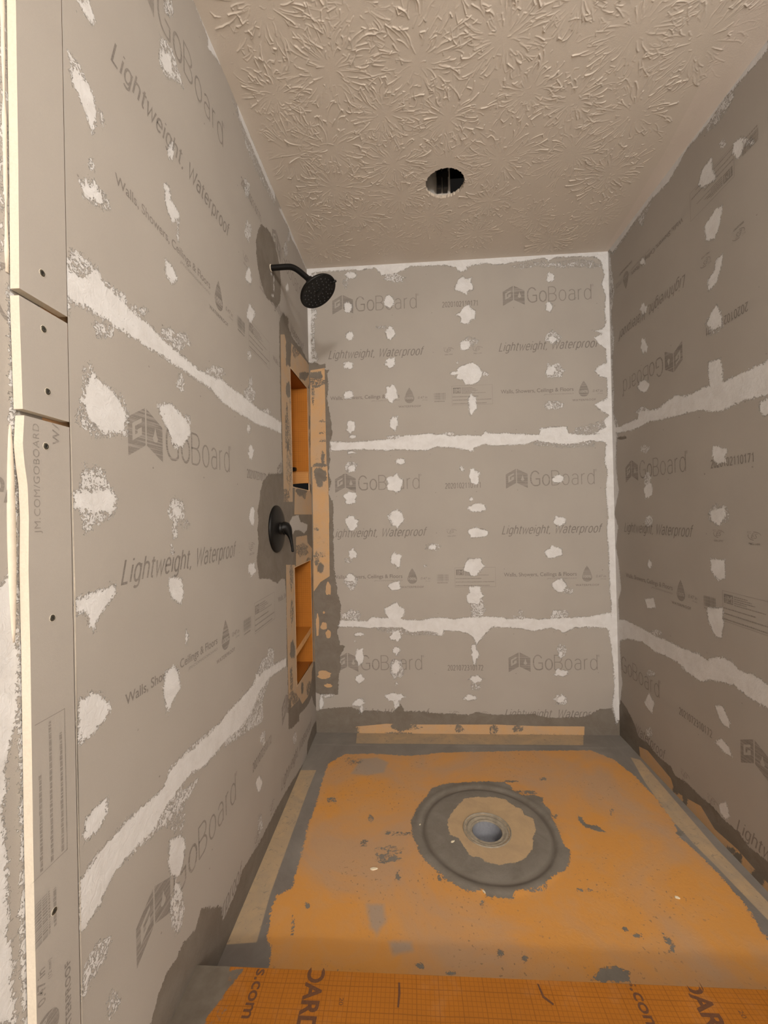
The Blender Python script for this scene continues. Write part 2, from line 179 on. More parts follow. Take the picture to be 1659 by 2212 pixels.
  ('th2',9,[(79,1609),(80,1606),(75,1604),(68,1604),(62,1604),(58,1606),(50,1607),(49,1610),(53,1612),(55,1614),(63,1614),(69,1615),(73,1612),(80,1611)]),
  ('th2',9,[(79,1548),(76,1546),(69,1546),(64,1544),(58,1544),(51,1545),(48,1547),(51,1549),(50,1551),(54,1553),(59,1553),(65,1553),(71,1552),(73,1550)]),
  ('th2',1.2,[(80,1508),(82,1505),(75,1503),(69,1502),(61,1501),(57,1505),(48,1506),(53,1509),(53,1511),(54,1514),(61,1515),(69,1514),(75,1512),(81,1511)]),
  ('th2',9,[(60,1792),(58,1789),(51,1787),(43,1787),(31,1783),(19,1786),(17,1790),(14,1793),(18,1796),(21,1800),(33,1800),(43,1799),(58,1799),(67,1795)]),
  ('th2',9,[(56,849),(52,839),(50,826),(42,824),(34,825),(28,830),(21,837),(21,849),(23,861),(27,872),(35,875),(44,881),(50,869),(57,862)]),
  ('th2',1.2,[(32,899),(30,878),(27,856),(21,847),(16,860),(11,863),(10,882),(10,900),(8,923),(13,934),(18,941),(22,936),(25,928),(31,922)]),
  ('th2',1.2,[(33,1051),(33,1047),(30,1044),(23,1043),(17,1045),(9,1044),(9,1048),(5,1051),(6,1055),(12,1057),(16,1060),(23,1059),(29,1058),(30,1054)]),
  ('th2',-1.0,[(61,919),(63,913),(55,907),(41,907),(29,908),(18,910),(2,913),(3,920),(9,926),(16,931),(28,934),(41,931),(50,928),(56,924)]),
  ('thn',9,[(-49,108),(12,118),(84,129),(185,134),(225,117),(266,115),(406,111),(419,156),(439,151),(456,114),(565,112),(624,105),(781,98),(820,113),(878,101),(975,100),(1110,105),(1148,91),(1205,84),(1253,87),(1348,92),(1396,112),(1424,131),(1481,134),(1498,84),(1545,74),(1541,-89),(-54,-109)]),
  ('org',9,[(203,34),(364,50),(484,47),(916,50),(1109,44),(1349,44),(1346,0),(222,-17)]),
  ('th2',9,[(491,39),(494,28),(470,21),(449,14),(421,13),(403,22),(390,29),(384,38),(392,47),(399,57),(424,59),(446,55),(477,59),(484,48)]),
  ('th2',1.2,[(492,2),(486,-1),(466,-3),(435,-3),(411,-3),(377,-4),(367,-1),(369,1),(353,4),(376,6),(407,8),(437,7),(457,5),(491,5)]),
  ('th2',1.2,[(751,29),(749,19),(740,15),(733,14),(725,8),(716,10),(712,19),(707,29),(716,37),(718,47),(727,49),(735,50),(741,44),(745,37)]),
  ('th2',1.2,[(922,26),(923,12),(914,4),(905,0),(895,-2),(887,3),(883,14),(883,25),(881,38),(889,45),(898,45),(905,47),(913,45),(921,38)]),
  ('th2',1.2,[(1046,30),(1047,22),(1035,19),(1026,16),(1015,13),(1005,16),(1001,23),(993,29),(1005,34),(1007,41),(1016,47),(1029,47),(1035,39),(1047,37)]),
  ('th2',1.2,[(222,15),(219,5),(218,-7),(214,-12),(210,-16),(208,-3),(206,4),(207,14),(206,26),(210,30),(212,43),(215,35),(217,31),(222,28)]),
  ('th2',1.2,[(548,32),(531,28),(515,24),(495,21),(468,18),(453,24),(421,25),(415,31),(427,37),(452,39),(470,44),(499,45),(521,41),(528,36)]),
  ('th2',-1.0,[(1378,0),(1300,-2),(1182,-4),(1093,-5),(974,-7),(906,-6),(852,-6),(779,-5),(819,-3),(867,-1),(992,0),(1104,2),(1227,2),(1266,1)]),
 ],
 'L': [
  ('mud',9,[(-1567,1494),(-1538,1507),(-1513,1518),(-1504,1523),(-1496,1508),(-1463,1508),(-1432,1510),(-1392,1510),(-1342,1505),(-1308,1495),(-1270,1493),(-1221,1490),(-1166,1485),(-1104,1491),(-1035,1503),(-984,1496),(-898,1498),(-800,1493),(-726,1491),(-643,1497),(-500,1499),(-503,1451),(-646,1446),(-767,1432),(-886,1434),(-987,1434),(-1038,1437),(-1106,1455),(-1186,1457),(-1271,1458),(-1302,1460),(-1323,1461),(-1369,1459),(-1405,1460),(-1459,1459),(-1497,1460),(-1531,1461),(-1547,1457),(-1566,1459),(-1573,1479)]),
  ('mud',1.2,[(-1572,1503),(-1554,1542),(-1541,1537),(-1520,1541),(-1498,1532),(-1505,1539),(-1520,1525),(-1528,1507),(-1545,1505),(-1555,1505)]),
  ('mud',9,[(-1575,1503),(-1545,1505),(-1528,1507),(-1520,1525),(-1505,1539),(-1496,1530),(-1482,1521),(-1457,1519),(-1382,1503),(-1459,1466),(-1514,1465),(-1559,1462),(-1570,1426),(-1574,1424)]),
  ('mud',1.2,[(-1498,1521),(-1439,1531),(-1422,1507),(-1458,1507)]),
  ('mud',9,[(-1523,1371),(-1511,1356),(-1481,1349),(-1453,1330),(-1440,1312),(-1444,1279),(-1479,1269),(-1502,1268),(-1532,1284),(-1543,1306),(-1534,1333)]),
  ('mud',-1.0,[(-1534,1367),(-1509,1354),(-1452,1344),(-1432,1314),(-1438,1277),(-1520,1255),(-1556,1276),(-1543,1318)]),
  ('mud',9,[(-1344,1354),(-1297,1370),(-1259,1358),(-1218,1345),(-1214,1319),(-1245,1286),(-1286,1276),(-1307,1310),(-1334,1336)]),
  ('mud',1.2,[(-1541,1212),(-1534,1197),(-1517,1213),(-1499,1201),(-1486,1182),(-1467,1163),(-1473,1136),(-1497,1123),(-1544,1105),(-1547,1136),(-1564,1144),(-1566,1165),(-1550,1169)]),
  ('mud',9,[(-1566,1165),(-1526,1170),(-1486,1175),(-1467,1160),(-1478,1139),(-1514,1132),(-1547,1139),(-1564,1144)]),
  ('mud',9,[(-1314,1001),(-1265,990),(-1258,954),(-1267,932),(-1305,955),(-1318,982)]),
  ('mud',9,[(-1564,1003),(-1543,1005),(-1518,1009),(-1476,1012),(-1477,995),(-1510,970),(-1528,946),(-1536,954),(-1543,978),(-1563,982)]),
  ('mud',1.2,[(-1470,1451),(-1469,1445),(-1479,1437),(-1488,1430),(-1498,1426),(-1509,1423),(-1509,1430),(-1510,1433),(-1516,1437),(-1508,1445),(-1496,1448),(-1487,1457),(-1478,1457),(-1468,1457)]),
  ('mud',1.2,[(-1236,1430),(-1240,1423),(-1241,1413),(-1249,1407),(-1257,1407),(-1263,1410),(-1267,1414),(-1273,1419),(-1267,1428),(-1261,1434),(-1257,1446),(-1247,1449),(-1243,1440),(-1239,1436)]),
  ('mud',1.2,[(-1272,1527),(-1274,1521),(-1280,1513),(-1294,1507),(-1307,1500),(-1315,1501),(-1321,1502),(-1328,1503),(-1324,1510),(-1320,1518),(-1305,1523),(-1291,1533),(-1283,1531),(-1275,1531)]),
  ('mud',1.2,[(-1216,1537),(-1207,1531),(-1230,1519),(-1243,1506),(-1265,1497),(-1280,1497),(-1282,1504),(-1290,1507),(-1282,1516),(-1274,1525),(-1261,1534),(-1245,1539),(-1225,1548),(-1215,1545)]),
  ('mud',9,[(-813,1329),(-817,1321),(-824,1313),(-831,1305),(-840,1308),(-851,1306),(-855,1315),(-862,1322),(-854,1332),(-852,1345),(-840,1353),(-827,1355),(-821,1344),(-807,1343)]),
  ('mud',1.2,[(-824,1410),(-831,1403),(-836,1396),(-844,1393),(-853,1388),(-859,1392),(-868,1394),(-868,1401),(-864,1409),(-856,1413),(-851,1418),(-843,1421),(-836,1419),(-829,1416)]),
  ('mud',1.2,[(-1247,1141),(-1244,1129),(-1255,1119),(-1272,1117),(-1287,1117),(-1300,1122),(-1313,1129),(-1314,1140),(-1306,1150),(-1298,1158),(-1286,1167),(-1271,1163),(-1257,1160),(-1252,1150)]),
  ('mud',9,[(-1261,1141),(-1259,1133),(-1265,1126),(-1275,1123),(-1284,1123),(-1288,1132),(-1292,1136),(-1295,1140),(-1297,1148),(-1290,1152),(-1282,1153),(-1275,1152),(-1269,1151),(-1265,1146)]),
  ('mud',-1.0,[(-1225,1107),(-1232,1104),(-1236,1102),(-1240,1099),(-1247,1101),(-1256,1100),(-1259,1104),(-1263,1108),(-1260,1112),(-1255,1115),(-1247,1115),(-1240,1116),(-1234,1114),(-1230,1111)]),
  ('mud',1.2,[(-1278,1098),(-1278,1087),(-1282,1080),(-1287,1081),(-1291,1080),(-1295,1081),(-1299,1088),(-1297,1099),(-1296,1107),(-1294,1115),(-1290,1120),(-1285,1119),(-1280,1119),(-1278,1108)]),
  ('mud',1.2,[(-1297,1057),(-1297,1053),(-1299,1051),(-1300,1048),(-1302,1050),(-1304,1049),(-1306,1053),(-1306,1058),(-1305,1062),(-1303,1065),(-1302,1067),(-1300,1067),(-1299,1064),(-1297,1062)]),
  ('mud',9,[(-817,1125),(-817,1112),(-822,1097),(-834,1094),(-844,1098),(-852,1105),(-862,1112),(-863,1125),(-857,1137),(-851,1148),(-842,1153),(-830,1156),(-818,1153),(-816,1137)]),
  ('mud',9,[(-810,952),(-813,942),(-829,939),(-842,937),(-858,932),(-866,945),(-882,951),(-878,961),(-878,971),(-868,977),(-853,977),(-840,975),(-819,976),(-822,961)]),
  ('mud',9,[(-1242,854),(-1244,848),(-1246,845),(-1248,839),(-1252,839),(-1253,847),(-1256,851),(-1255,858),(-1256,866),(-1253,869),(-1250,873),(-1247,871),(-1246,864),(-1243,861)]),
  ('mud',1.2,[(-1214,1341),(-1217,1335),(-1216,1324),(-1229,1318),(-1242,1318),(-1247,1324),(-1259,1324),(-1265,1331),(-1260,1340),(-1251,1348),(-1240,1352),(-1229,1356),(-1216,1358),(-1212,1349)]),
  ('mud',1.2,[(-1034,1525),(-1018,1523),(-1043,1511),(-1067,1499),(-1092,1495),(-1109,1492),(-1133,1486),(-1132,1492),(-1128,1498),(-1110,1507),(-1094,1518),(-1067,1528),(-1041,1533),(-1031,1531)]),
  ('mud',1.2,[(-785,1529),(-789,1517),(-806,1506),(-824,1495),(-848,1483),(-869,1485),(-869,1497),(-884,1502),(-882,1514),(-860,1525),(-844,1541),(-818,1549),(-808,1538),(-784,1541)]),
  ('mud',1.2,[(-628,1508),(-636,1500),(-660,1487),(-720,1472),(-776,1458),(-804,1457),(-853,1448),(-844,1456),(-825,1465),(-821,1473),(-770,1487),(-723,1496),(-657,1514),(-638,1511)]),
  ('mud',1.2,[(-1360,1537),(-1375,1527),(-1382,1521),(-1396,1512),(-1410,1507),(-1425,1500),(-1439,1495),(-1439,1499),(-1429,1506),(-1426,1511),(-1411,1520),(-1396,1526),(-1380,1533),(-1374,1533)]),
  ('mud',9,[(-1538,1944),(-1512,1975),(-1503,1966),(-1498,1958),(-1500,1946),(-1510,1939),(-1524,1942)]),
  ('mud',9,[(-1547,1836),(-1540,1832),(-1534,1831),(-1523,1829),(-1505,1825),(-1498,1812),(-1500,1796),(-1505,1764),(-1509,1755),(-1518,1766),(-1524,1782),(-1538,1790),(-1554,1802),(-1552,1823)]),
  ('mud',1.2,[(-1560,1840),(-1537,1844),(-1520,1835),(-1494,1816),(-1479,1802),(-1489,1788),(-1506,1811),(-1551,1819)]),
  ('mud',9,[(-1538,1652),(-1516,1672),(-1498,1675),(-1486,1667),(-1486,1658),(-1498,1651),(-1517,1644),(-1531,1641)]),
  ('mud',1.2,[(-1541,1655),(-1509,1680),(-1478,1676),(-1472,1659),(-1495,1646),(-1531,1638)]),
  ('mud',1.2,[(-1305,2147),(-1286,2158),(-1259,2168),(-1239,2152),(-1215,2130),(-1248,2113),(-1282,2081),(-1307,2081),(-1312,2103)]),
  ('mud',9,[(-1303,2121),(-1273,2150),(-1260,2137),(-1261,2110),(-1282,2089),(-1304,2088)]),
  ('mud',9,[(-1303,1834),(-1284,1845),(-1275,1819),(-1245,1815),(-1242,1802),(-1273,1772),(-1292,1785),(-1301,1803)]),
  ('mud',9,[(-1306,1676),(-1277,1674),(-1257,1656),(-1278,1633),(-1304,1641)]),
  ('mud',1.2,[(-1254,2273),(-1252,2263),(-1261,2249),(-1267,2239),(-1274,2230),(-1278,2230),(-1287,2222),(-1290,2230),(-1283,2247),(-1278,2259),(-1273,2275),(-1264,2285),(-1260,2280),(-1256,2279)]),
  ('mud',9,[(-1262,1939),(-1263,1930),(-1266,1920),(-1271,1915),(-1276,1911),(-1282,1905),(-1284,1912),(-1289,1916),(-1287,1929),(-1281,1940),(-1275,1946),(-1269,1956),(-1265,1951),(-1259,1953)]),
  ('mud',1.2,[(-1246,1772),(-1247,1761),(-1249,1751),(-1251,1745),(-1254,1747),(-1255,1752),(-1257,1756),(-1259,1764),(-1255,1773),(-1254,1782),(-1252,1787),(-1250,1790),(-1247,1792),(-1248,1779)]),
  ('mud',1.2,[(-802,2211),(-801,2201),(-805,2186),(-818,2174),(-830,2163),(-839,2162),(-844,2169),(-846,2177),(-839,2191),(-840,2207),(-827,2221),(-816,2221),(-807,2225),(-794,2230)]),
  ('mud',1.2,[(-793,2073),(-797,2055),(-811,2041),(-818,2020),(-829,2023),(-837,2024),(-849,2021),(-852,2034),(-843,2052),(-836,2067),(-827,2084),(-816,2085),(-806,2089),(-792,2091)]),
  ('mud',9,[(-792,1917),(-796,1904),(-805,1890),(-820,1885),(-830,1880),(-840,1876),(-843,1882),(-854,1883),(-847,1895),(-842,1908),(-829,1916),(-817,1923),(-803,1930),(-805,1917)]),
  ('mud',9,[(-777,1807),(-786,1791),(-794,1775),(-809,1760),(-825,1755),(-837,1757),(-848,1761),(-847,1774),(-839,1787),(-832,1799),(-822,1817),(-807,1819),(-799,1812),(-784,1816)]),
  ('mud',1.2,[(-1508,1708),(-1509,1704),(-1511,1700),(-1513,1696),(-1515,1695),(-1517,1695),(-1519,1695),(-1520,1699),(-1519,1704),(-1517,1708),(-1515,1711),(-1513,1711),(-1511,1713),(-1510,1710)]),
  ('mud',9,[(-1162,2399),(-1150,2401),(-1084,2395),(-1083,2365),(-1035,2392),(-976,2409),(-899,2407),(-874,2377),(-813,2374),(-712,2375),(-644,2370),(-516,2377),(-525,2404),(-774,2403),(-1145,2429)]),
  ('mud',-1.0,[(-925,2381),(-888,2365),(-808,2329),(-681,2328),(-528,2355),(-566,2392),(-887,2387)]),
  ('mud',9,[(-476,2377),(-411,2379),(-340,2395),(-282,2374),(-184,2393),(-114,2390),(-19,2394),(67,2433),(95,2500),(-334,2478)]),
  ('mud',1.2,[(-788,2081),(-800,2064),(-802,2050),(-814,2037),(-825,2035),(-831,2039),(-837,2040),(-844,2044),(-842,2057),(-832,2069),(-823,2082),(-813,2084),(-801,2093),(-793,2090)]),
  ('mud',9,[(-799,1925),(-802,1915),(-813,1906),(-819,1898),(-828,1891),(-834,1894),(-839,1897),(-850,1897),(-844,1909),(-836,1920),(-827,1930),(-816,1939),(-807,1937),(-802,1932)]),
  ('mud',1.2,[(-770,1808),(-775,1794),(-795,1782),(-804,1768),(-820,1763),(-831,1765),(-844,1764),(-840,1775),(-843,1783),(-831,1796),(-818,1807),(-805,1807),(-786,1821),(-774,1818)]),
  ('mud',1.2,[(-816,1651),(-815,1643),(-824,1637),(-829,1628),(-836,1627),(-843,1627),(-846,1633),(-845,1640),(-846,1647),(-840,1653),(-834,1658),(-827,1662),(-822,1660),(-819,1655)]),
  ('mud',1.2,[(-361,2278),(-353,2267),(-369,2250),(-382,2241),(-394,2229),(-406,2226),(-407,2239),(-416,2244),(-405,2261),(-401,2276),(-390,2294),(-375,2306),(-368,2295),(-358,2294)]),
  ('mud',1.2,[(-310,2369),(-314,2358),(-319,2347),(-325,2331),(-334,2332),(-344,2327),(-352,2329),(-350,2343),(-344,2356),(-340,2368),(-331,2377),(-322,2384),(-313,2387),(-304,2386)]),
  ('mud',9,[(-350,2120),(-350,2112),(-361,2101),(-372,2094),(-383,2084),(-391,2087),(-396,2090),(-399,2094),(-398,2103),(-387,2111),(-380,2120),(-367,2132),(-359,2130),(-354,2126)]),
  ('mud',1.2,[(-806,1564),(-810,1555),(-815,1548),(-822,1542),(-828,1542),(-836,1540),(-838,1547),(-842,1553),(-837,1562),(-834,1570),(-826,1573),(-820,1577),(-813,1576),(-813,1568)]),
  ('mud',9,[(-1560,852),(-1530,851),(-1496,822),(-1492,809),(-1506,796),(-1532,787),(-1560,784),(-1563,818)]),
  ('mud',9,[(-1331,808),(-1302,814),(-1280,789),(-1278,754),(-1305,741),(-1327,720),(-1340,756),(-1342,789)]),
  ('mud',9,[(-501,558),(-613,577),(-760,602),(-868,593),(-960,591),(-1040,594),(-1133,587),(-1221,596),(-1287,607),(-1324,604),(-1353,582),(-1409,590),(-1463,596),(-1502,595),(-1528,594),(-1553,587),(-1567,581),(-1568,507),(-1555,505),(-1522,511),(-1513,522),(-1494,531),(-1465,533),(-1434,529),(-1387,522),(-1361,534),(-1341,539),(-1273,544),(-1240,545),(-1177,525),(-1125,524),(-1068,523),(-950,506),(-872,516),(-801,547),(-703,554),(-503,524)]),
  ('mud',1.2,[(-868,593),(-777,641),(-655,628),(-659,572),(-765,519),(-807,447),(-907,472),(-1069,513),(-1030,556)]),
  ('mud',1.2,[(-1331,608),(-1220,605),(-1122,592),(-1133,578),(-1255,589),(-1303,591)]),
  ('mud',1.2,[(-1465,533),(-1361,538),(-1241,523),(-1206,515),(-1259,500),(-1399,517)]),
  ('mud',9,[(-1551,666),(-1526,670),(-1505,668),(-1505,642),(-1527,630),(-1552,630),(-1557,643)]),
  ('mud',9,[(-1329,463),(-1285,442),(-1270,410),(-1280,379),(-1296,363),(-1325,384),(-1338,422)]),
  ('mud',1.2,[(-1548,457),(-1515,448),(-1502,429),(-1516,414),(-1545,415),(-1562,400),(-1565,427),(-1556,451)]),
  ('mud',1.2,[(-651,619),(-651,606),(-662,599),(-680,598),(-698,605),(-716,616),(-715,631),(-716,641),(-713,649),(-711,663),(-693,655),(-678,652),(-668,642),(-646,632)]),
  ('mud',1.2,[(-1272,513),(-1270,497),(-1278,490),(-1293,503),(-1305,503),(-1316,518),(-1324,534),(-1325,549),(-1326,564),(-1317,571),(-1304,571),(-1291,554),(-1283,540),(-1271,526)]),
  ('mud',1.2,[(-1282,284),(-1287,268),(-1293,252),(-1305,251),(-1317,266),(-1327,287),(-1330,310),(-1336,334),(-1332,351),(-1321,352),(-1314,368),(-1302,348),(-1292,331),(-1289,308)]),
  ('mud',1.2,[(-774,470),(-774,452),(-784,441),(-800,446),(-814,451),(-825,466),(-829,482),(-839,500),(-836,518),(-818,512),(-808,514),(-796,516),(-788,500),(-776,487)]),
  ('mud',1.2,[(-761,372),(-758,359),(-768,357),(-778,354),(-788,368),(-798,375),(-806,386),(-810,398),(-803,403),(-795,404),(-787,406),(-776,402),(-762,395),(-758,381)]),
  ('mud',9,[(-795,242),(-804,237),(-811,233),(-821,231),(-835,241),(-843,254),(-847,266),(-855,280),(-847,284),(-840,287),(-831,285),(-819,283),(-808,270),(-796,256)]),
  ('mud',1.2,[(-802,112),(-801,97),(-815,104),(-822,99),(-834,102),(-840,120),(-843,132),(-844,142),(-841,149),(-840,163),(-829,157),(-818,154),(-807,141),(-809,126)]),
  ('mud',1.2,[(-375,169),(-378,161),(-388,160),(-396,158),(-408,163),(-419,172),(-427,185),(-435,200),(-420,201),(-413,205),(-406,214),(-393,200),(-381,192),(-376,179)]),
  ('mud',-1.0,[(-1486,308),(-1490,305),(-1496,308),(-1500,307),(-1506,311),(-1511,322),(-1513,332),(-1514,341),(-1511,343),(-1510,349),(-1505,351),(-1499,340),(-1494,332),(-1492,322)]),
  ('mud',9,[(-791,569),(-795,555),(-800,539),(-813,545),(-823,553),(-836,556),(-844,572),(-837,587),(-838,602),(-835,620),(-821,616),(-809,610),(-802,596),(-794,584)]),
  ('mud',-1.0,[(-1270,461),(-1279,456),(-1287,450),(-1307,466),(-1320,479),(-1334,490),(-1342,503),(-1340,511),(-1337,517),(-1338,531),(-1322,525),(-1307,506),(-1296,494),(-1273,476)]),
  ('thn',9,[(177,73),(49,58),(-85,74),(-188,52),(-212,-8),(-318,9),(-525,48),(-647,63),(-713,68),(-829,75),(-912,92),(-971,100),(-1027,82),(-1101,78),(-1110,126),(-1209,212),(-1237,190),(-1286,209),(-1317,207),(-1345,213),(-1366,208),(-1385,196),(-1404,178),(-1423,150),(-912,-490),(369,-576),(433,-40)]),
  ('thn',9,[(-692,2166),(-657,2178),(-625,2194),(-581,2203),(-548,2192),(-502,2172),(-474,2132),(-465,2075),(-477,1999),(-535,1942),(-576,1943),(-636,1925),(-672,1929),(-709,1956),(-735,1988),(-750,2037),(-746,2075),(-718,2127)]),
  ('mud',9,[(-558,1977),(-560,1974),(-565,1971),(-571,1967),(-578,1963),(-587,1959),(-587,1961),(-592,1960),(-587,1964),(-586,1966),(-578,1971),(-569,1976),(-562,1978),(-561,1977)]),
  ('mud',1.2,[(-553,2027),(-553,2012),(-556,2004),(-558,1988),(-559,1996),(-562,1995),(-562,2009),(-561,2023),(-560,2037),(-558,2049),(-556,2051),(-553,2059),(-552,2053),(-551,2043)]),
  ('mud',1.2,[(-578,2053),(-581,2049),(-582,2046),(-585,2044),(-588,2040),(-589,2043),(-591,2043),(-591,2046),(-591,2049),(-589,2053),(-586,2055),(-584,2056),(-580,2059),(-580,2055)]),
  ('thn',9,[(-670,1277),(-676,1269),(-732,1243),(-757,1206),(-770,1167),(-788,1143),(-779,1113),(-791,1082),(-783,1036),(-802,980),(-784,932),(-785,916),(26,792),(79,1347)]),
  ('thn',9,[(-792,1001),(-804,975),(-787,931),(-771,943),(-746,943),(-710,920),(-689,902),(-637,883),(-589,869),(-542,880),(-513,896),(-494,872),(-484,803),(-472,971)]),
  ('thn',9,[(-498,1904),(-474,1912),(-375,1919),(-322,1916),(-246,1916),(-162,1933),(-25,1916),(49,1893),(134,1922),(26,792),(-501,873),(-487,1183),(-499,1339),(-504,1569),(-503,1799)]),
  ('thn',9,[(-482,972),(-486,677),(-494,524),(-484,508),(-486,382),(-487,265),(-443,247),(-328,222),(-326,248),(-254,233),(-154,218),(-88,229),(-47,170),(19,108),(119,61),(207,908)]),
  ('thn',9,[(-488,1921),(-440,1967),(-364,1978),(-374,1941),(-302,1918),(-188,1925),(-20,1917),(85,1915),(75,1810),(-502,1639),(-498,1867)]),
  ('org',9,[(-484,1858),(-429,1882),(-389,1844),(-360,1768),(-349,1608),(-350,1357),(-356,1184),(-487,1180),(-489,1363),(-492,1618)]),
  ('org',9,[(-324,1887),(-26,1906),(49,1893),(17,1822),(-38,1770),(-351,1771)]),
  ('org',9,[(-318,1249),(-35,1254),(25,1209),(18,1128),(-337,1129)]),
  ('org',9,[(-316,1029),(-116,1027),(-107,989),(-12,953),(-30,896),(-327,898)]),
  ('org',9,[(-475,925),(-339,908),(-338,730),(-335,546),(-333,384),(-330,314),(-481,338),(-480,464),(-483,719)]),
  ('org',9,[(-336,386),(-39,376),(-55,331),(-151,256),(-270,269),(-337,336)]),
  ('org',9,[(-43,1768),(19,1787),(6,1280),(-47,1288)]),
  ('org',1.2,[(-12,891),(33,886),(19,358),(-32,379)]),
  ('haz',9,[(-269,1576),(-269,1346),(-341,1177),(-417,1053),(-482,1126),(-520,1236),(-555,1343),(-528,1517),(-541,1699),(-496,1891),(-423,2033),(-343,2055),(-286,1949),(-235,1815)]),
  ('haz',9,[(-521,1884),(159,2187),(26,792),(-589,886)]),
  ('haz',9,[(-529,1059),(277,1023),(161,-74),(-582,305)]),
  ('th2',9,[(-328,1842),(-343,1814),(-345,1776),(-369,1766),(-385,1771),(-411,1752),(-416,1782),(-410,1812),(-416,1840),(-398,1867),(-379,1887),(-357,1904),(-345,1881),(-337,1864)]),
  ('th2',9,[(-354,1667),(-350,1650),(-365,1634),(-381,1628),(-395,1626),(-407,1628),(-422,1631),(-430,1645),(-422,1666),(-410,1685),(-392,1694),(-373,1704),(-362,1692),(-353,1683)]),
  ('th2',1.2,[(-403,1497),(-405,1453),(-415,1419),(-425,1422),(-436,1398),(-446,1406),(-451,1440),(-445,1488),(-444,1536),(-430,1547),(-422,1602),(-411,1595),(-401,1582),(-400,1537)]),
  ('th2',1.2,[(-332,1638),(-340,1619),(-346,1606),(-352,1585),(-361,1580),(-364,1600),(-370,1609),(-370,1628),(-366,1646),(-362,1669),(-353,1670),(-344,1683),(-340,1669),(-338,1652)]),
  ('th2',9,[(-18,1841),(-30,1827),(-57,1812),(-86,1794),(-124,1787),(-158,1779),(-212,1764),(-191,1785),(-201,1794),(-157,1814),(-120,1828),(-86,1839),(-51,1848),(15,1867)]),
  ('th2',9,[(-207,1720),(-210,1716),(-211,1710),(-219,1708),(-225,1707),(-232,1705),(-238,1706),(-236,1712),(-236,1716),(-229,1721),(-224,1726),(-218,1725),(-208,1730),(-203,1727)]),
  ('th2',9,[(-393,1420),(-396,1410),(-400,1399),(-410,1394),(-419,1391),(-426,1398),(-430,1405),(-434,1414),(-427,1424),(-422,1432),(-415,1437),(-407,1438),(-396,1442),(-395,1429)]),
  ('th2',-1.0,[(-365,1380),(-357,1305),(-381,1269),(-400,1222),(-414,1264),(-434,1257),(-446,1301),(-435,1371),(-424,1420),(-415,1476),(-397,1532),(-376,1536),(-371,1467),(-359,1438)]),
  ('th2',1.2,[(-404,1204),(-416,1194),(-416,1178),(-447,1172),(-476,1176),(-504,1178),(-523,1187),(-531,1199),(-507,1210),(-502,1224),(-476,1233),(-443,1233),(-419,1226),(-406,1216)]),
  ('th2',9,[(-85,1246),(-110,1233),(-155,1225),(-194,1215),(-247,1213),(-282,1220),(-291,1228),(-320,1233),(-290,1242),(-274,1250),(-240,1258),(-195,1260),(-148,1260),(-107,1255)]),
  ('th2',1.2,[(-194,1904),(-182,1892),(-216,1873),(-238,1859),(-266,1843),(-295,1836),(-301,1850),(-314,1858),(-307,1876),(-279,1893),(-260,1910),(-229,1927),(-219,1913),(-203,1911)]),
  ('th2',1.2,[(-110,1227),(-118,1218),(-126,1207),(-148,1205),(-165,1208),(-181,1209),(-199,1213),(-201,1223),(-193,1233),(-174,1237),(-165,1251),(-146,1242),(-130,1241),(-109,1238)]),
  ('th2',9,[(3,1609),(-2,1591),(-6,1571),(-13,1563),(-20,1563),(-27,1567),(-28,1584),(-28,1602),(-23,1618),(-20,1639),(-13,1636),(-8,1637),(0,1641),(-1,1621)]),
  ('th2',1.2,[(6,1519),(5,1500),(-3,1486),(-11,1472),(-20,1468),(-24,1484),(-31,1493),(-35,1512),(-24,1530),(-19,1546),(-11,1554),(-4,1553),(1,1546),(13,1545)]),
  ('th2',1.2,[(-123,957),(-87,937),(-142,932),(-200,937),(-255,933),(-282,951),(-332,961),(-344,975),(-333,988),(-283,991),(-241,991),(-189,995),(-149,981),(-98,970)]),
  ('th2',1.2,[(-38,891),(-21,881),(-39,875),(-78,880),(-109,882),(-131,890),(-163,897),(-149,903),(-139,908),(-133,914),(-105,914),(-74,912),(-54,904),(-13,897)]),
  ('th2',1.2,[(-380,860),(-381,835),(-394,831),(-402,803),(-414,807),(-419,831),(-426,845),(-422,866),(-426,892),(-418,914),(-405,915),(-392,923),(-386,900),(-375,886)]),
  ('th2',1.2,[(-380,716),(-389,693),(-397,673),(-406,678),(-417,654),(-419,689),(-428,701),(-428,727),(-420,747),(-415,767),(-407,774),(-399,765),(-390,763),(-386,742)]),
  ('th2',9,[(-370,548),(-372,528),(-386,517),(-406,527),(-422,525),(-437,537),(-448,554),(-440,570),(-439,584),(-432,598),(-415,596),(-398,602),(-387,582),(-373,567)]),
  ('th2',1.2,[(-410,437),(-414,412),(-423,394),(-434,402),(-445,394),(-454,407),(-451,436),(-451,453),(-453,477),(-447,500),(-436,485),(-426,501),(-418,483),(-415,461)]),
  ('th2',1.2,[(-340,328),(-347,320),(-371,324),(-388,319),(-419,335),(-434,352),(-459,368),(-464,381),(-466,395),(-446,398),(-416,390),(-390,369),(-364,358),(-356,344)]),
  ('th2',9,[(-247,336),(-242,320),(-251,315),(-261,313),(-272,313),(-281,324),(-285,338),(-285,351),(-282,362),(-275,369),(-265,364),(-258,363),(-247,359),(-244,346)]),
  ('th2',1.2,[(-101,266),(-116,254),(-124,237),(-142,234),(-163,242),(-172,266),(-187,282),(-186,301),(-183,319),(-165,319),(-152,323),(-137,318),(-116,312),(-105,290)]),
  ('th2',9,[(-444,343),(-449,334),(-454,328),(-463,330),(-471,333),(-482,336),(-487,350),(-481,359),(-479,367),(-478,381),(-468,377),(-459,375),(-451,366),(-446,355)]),
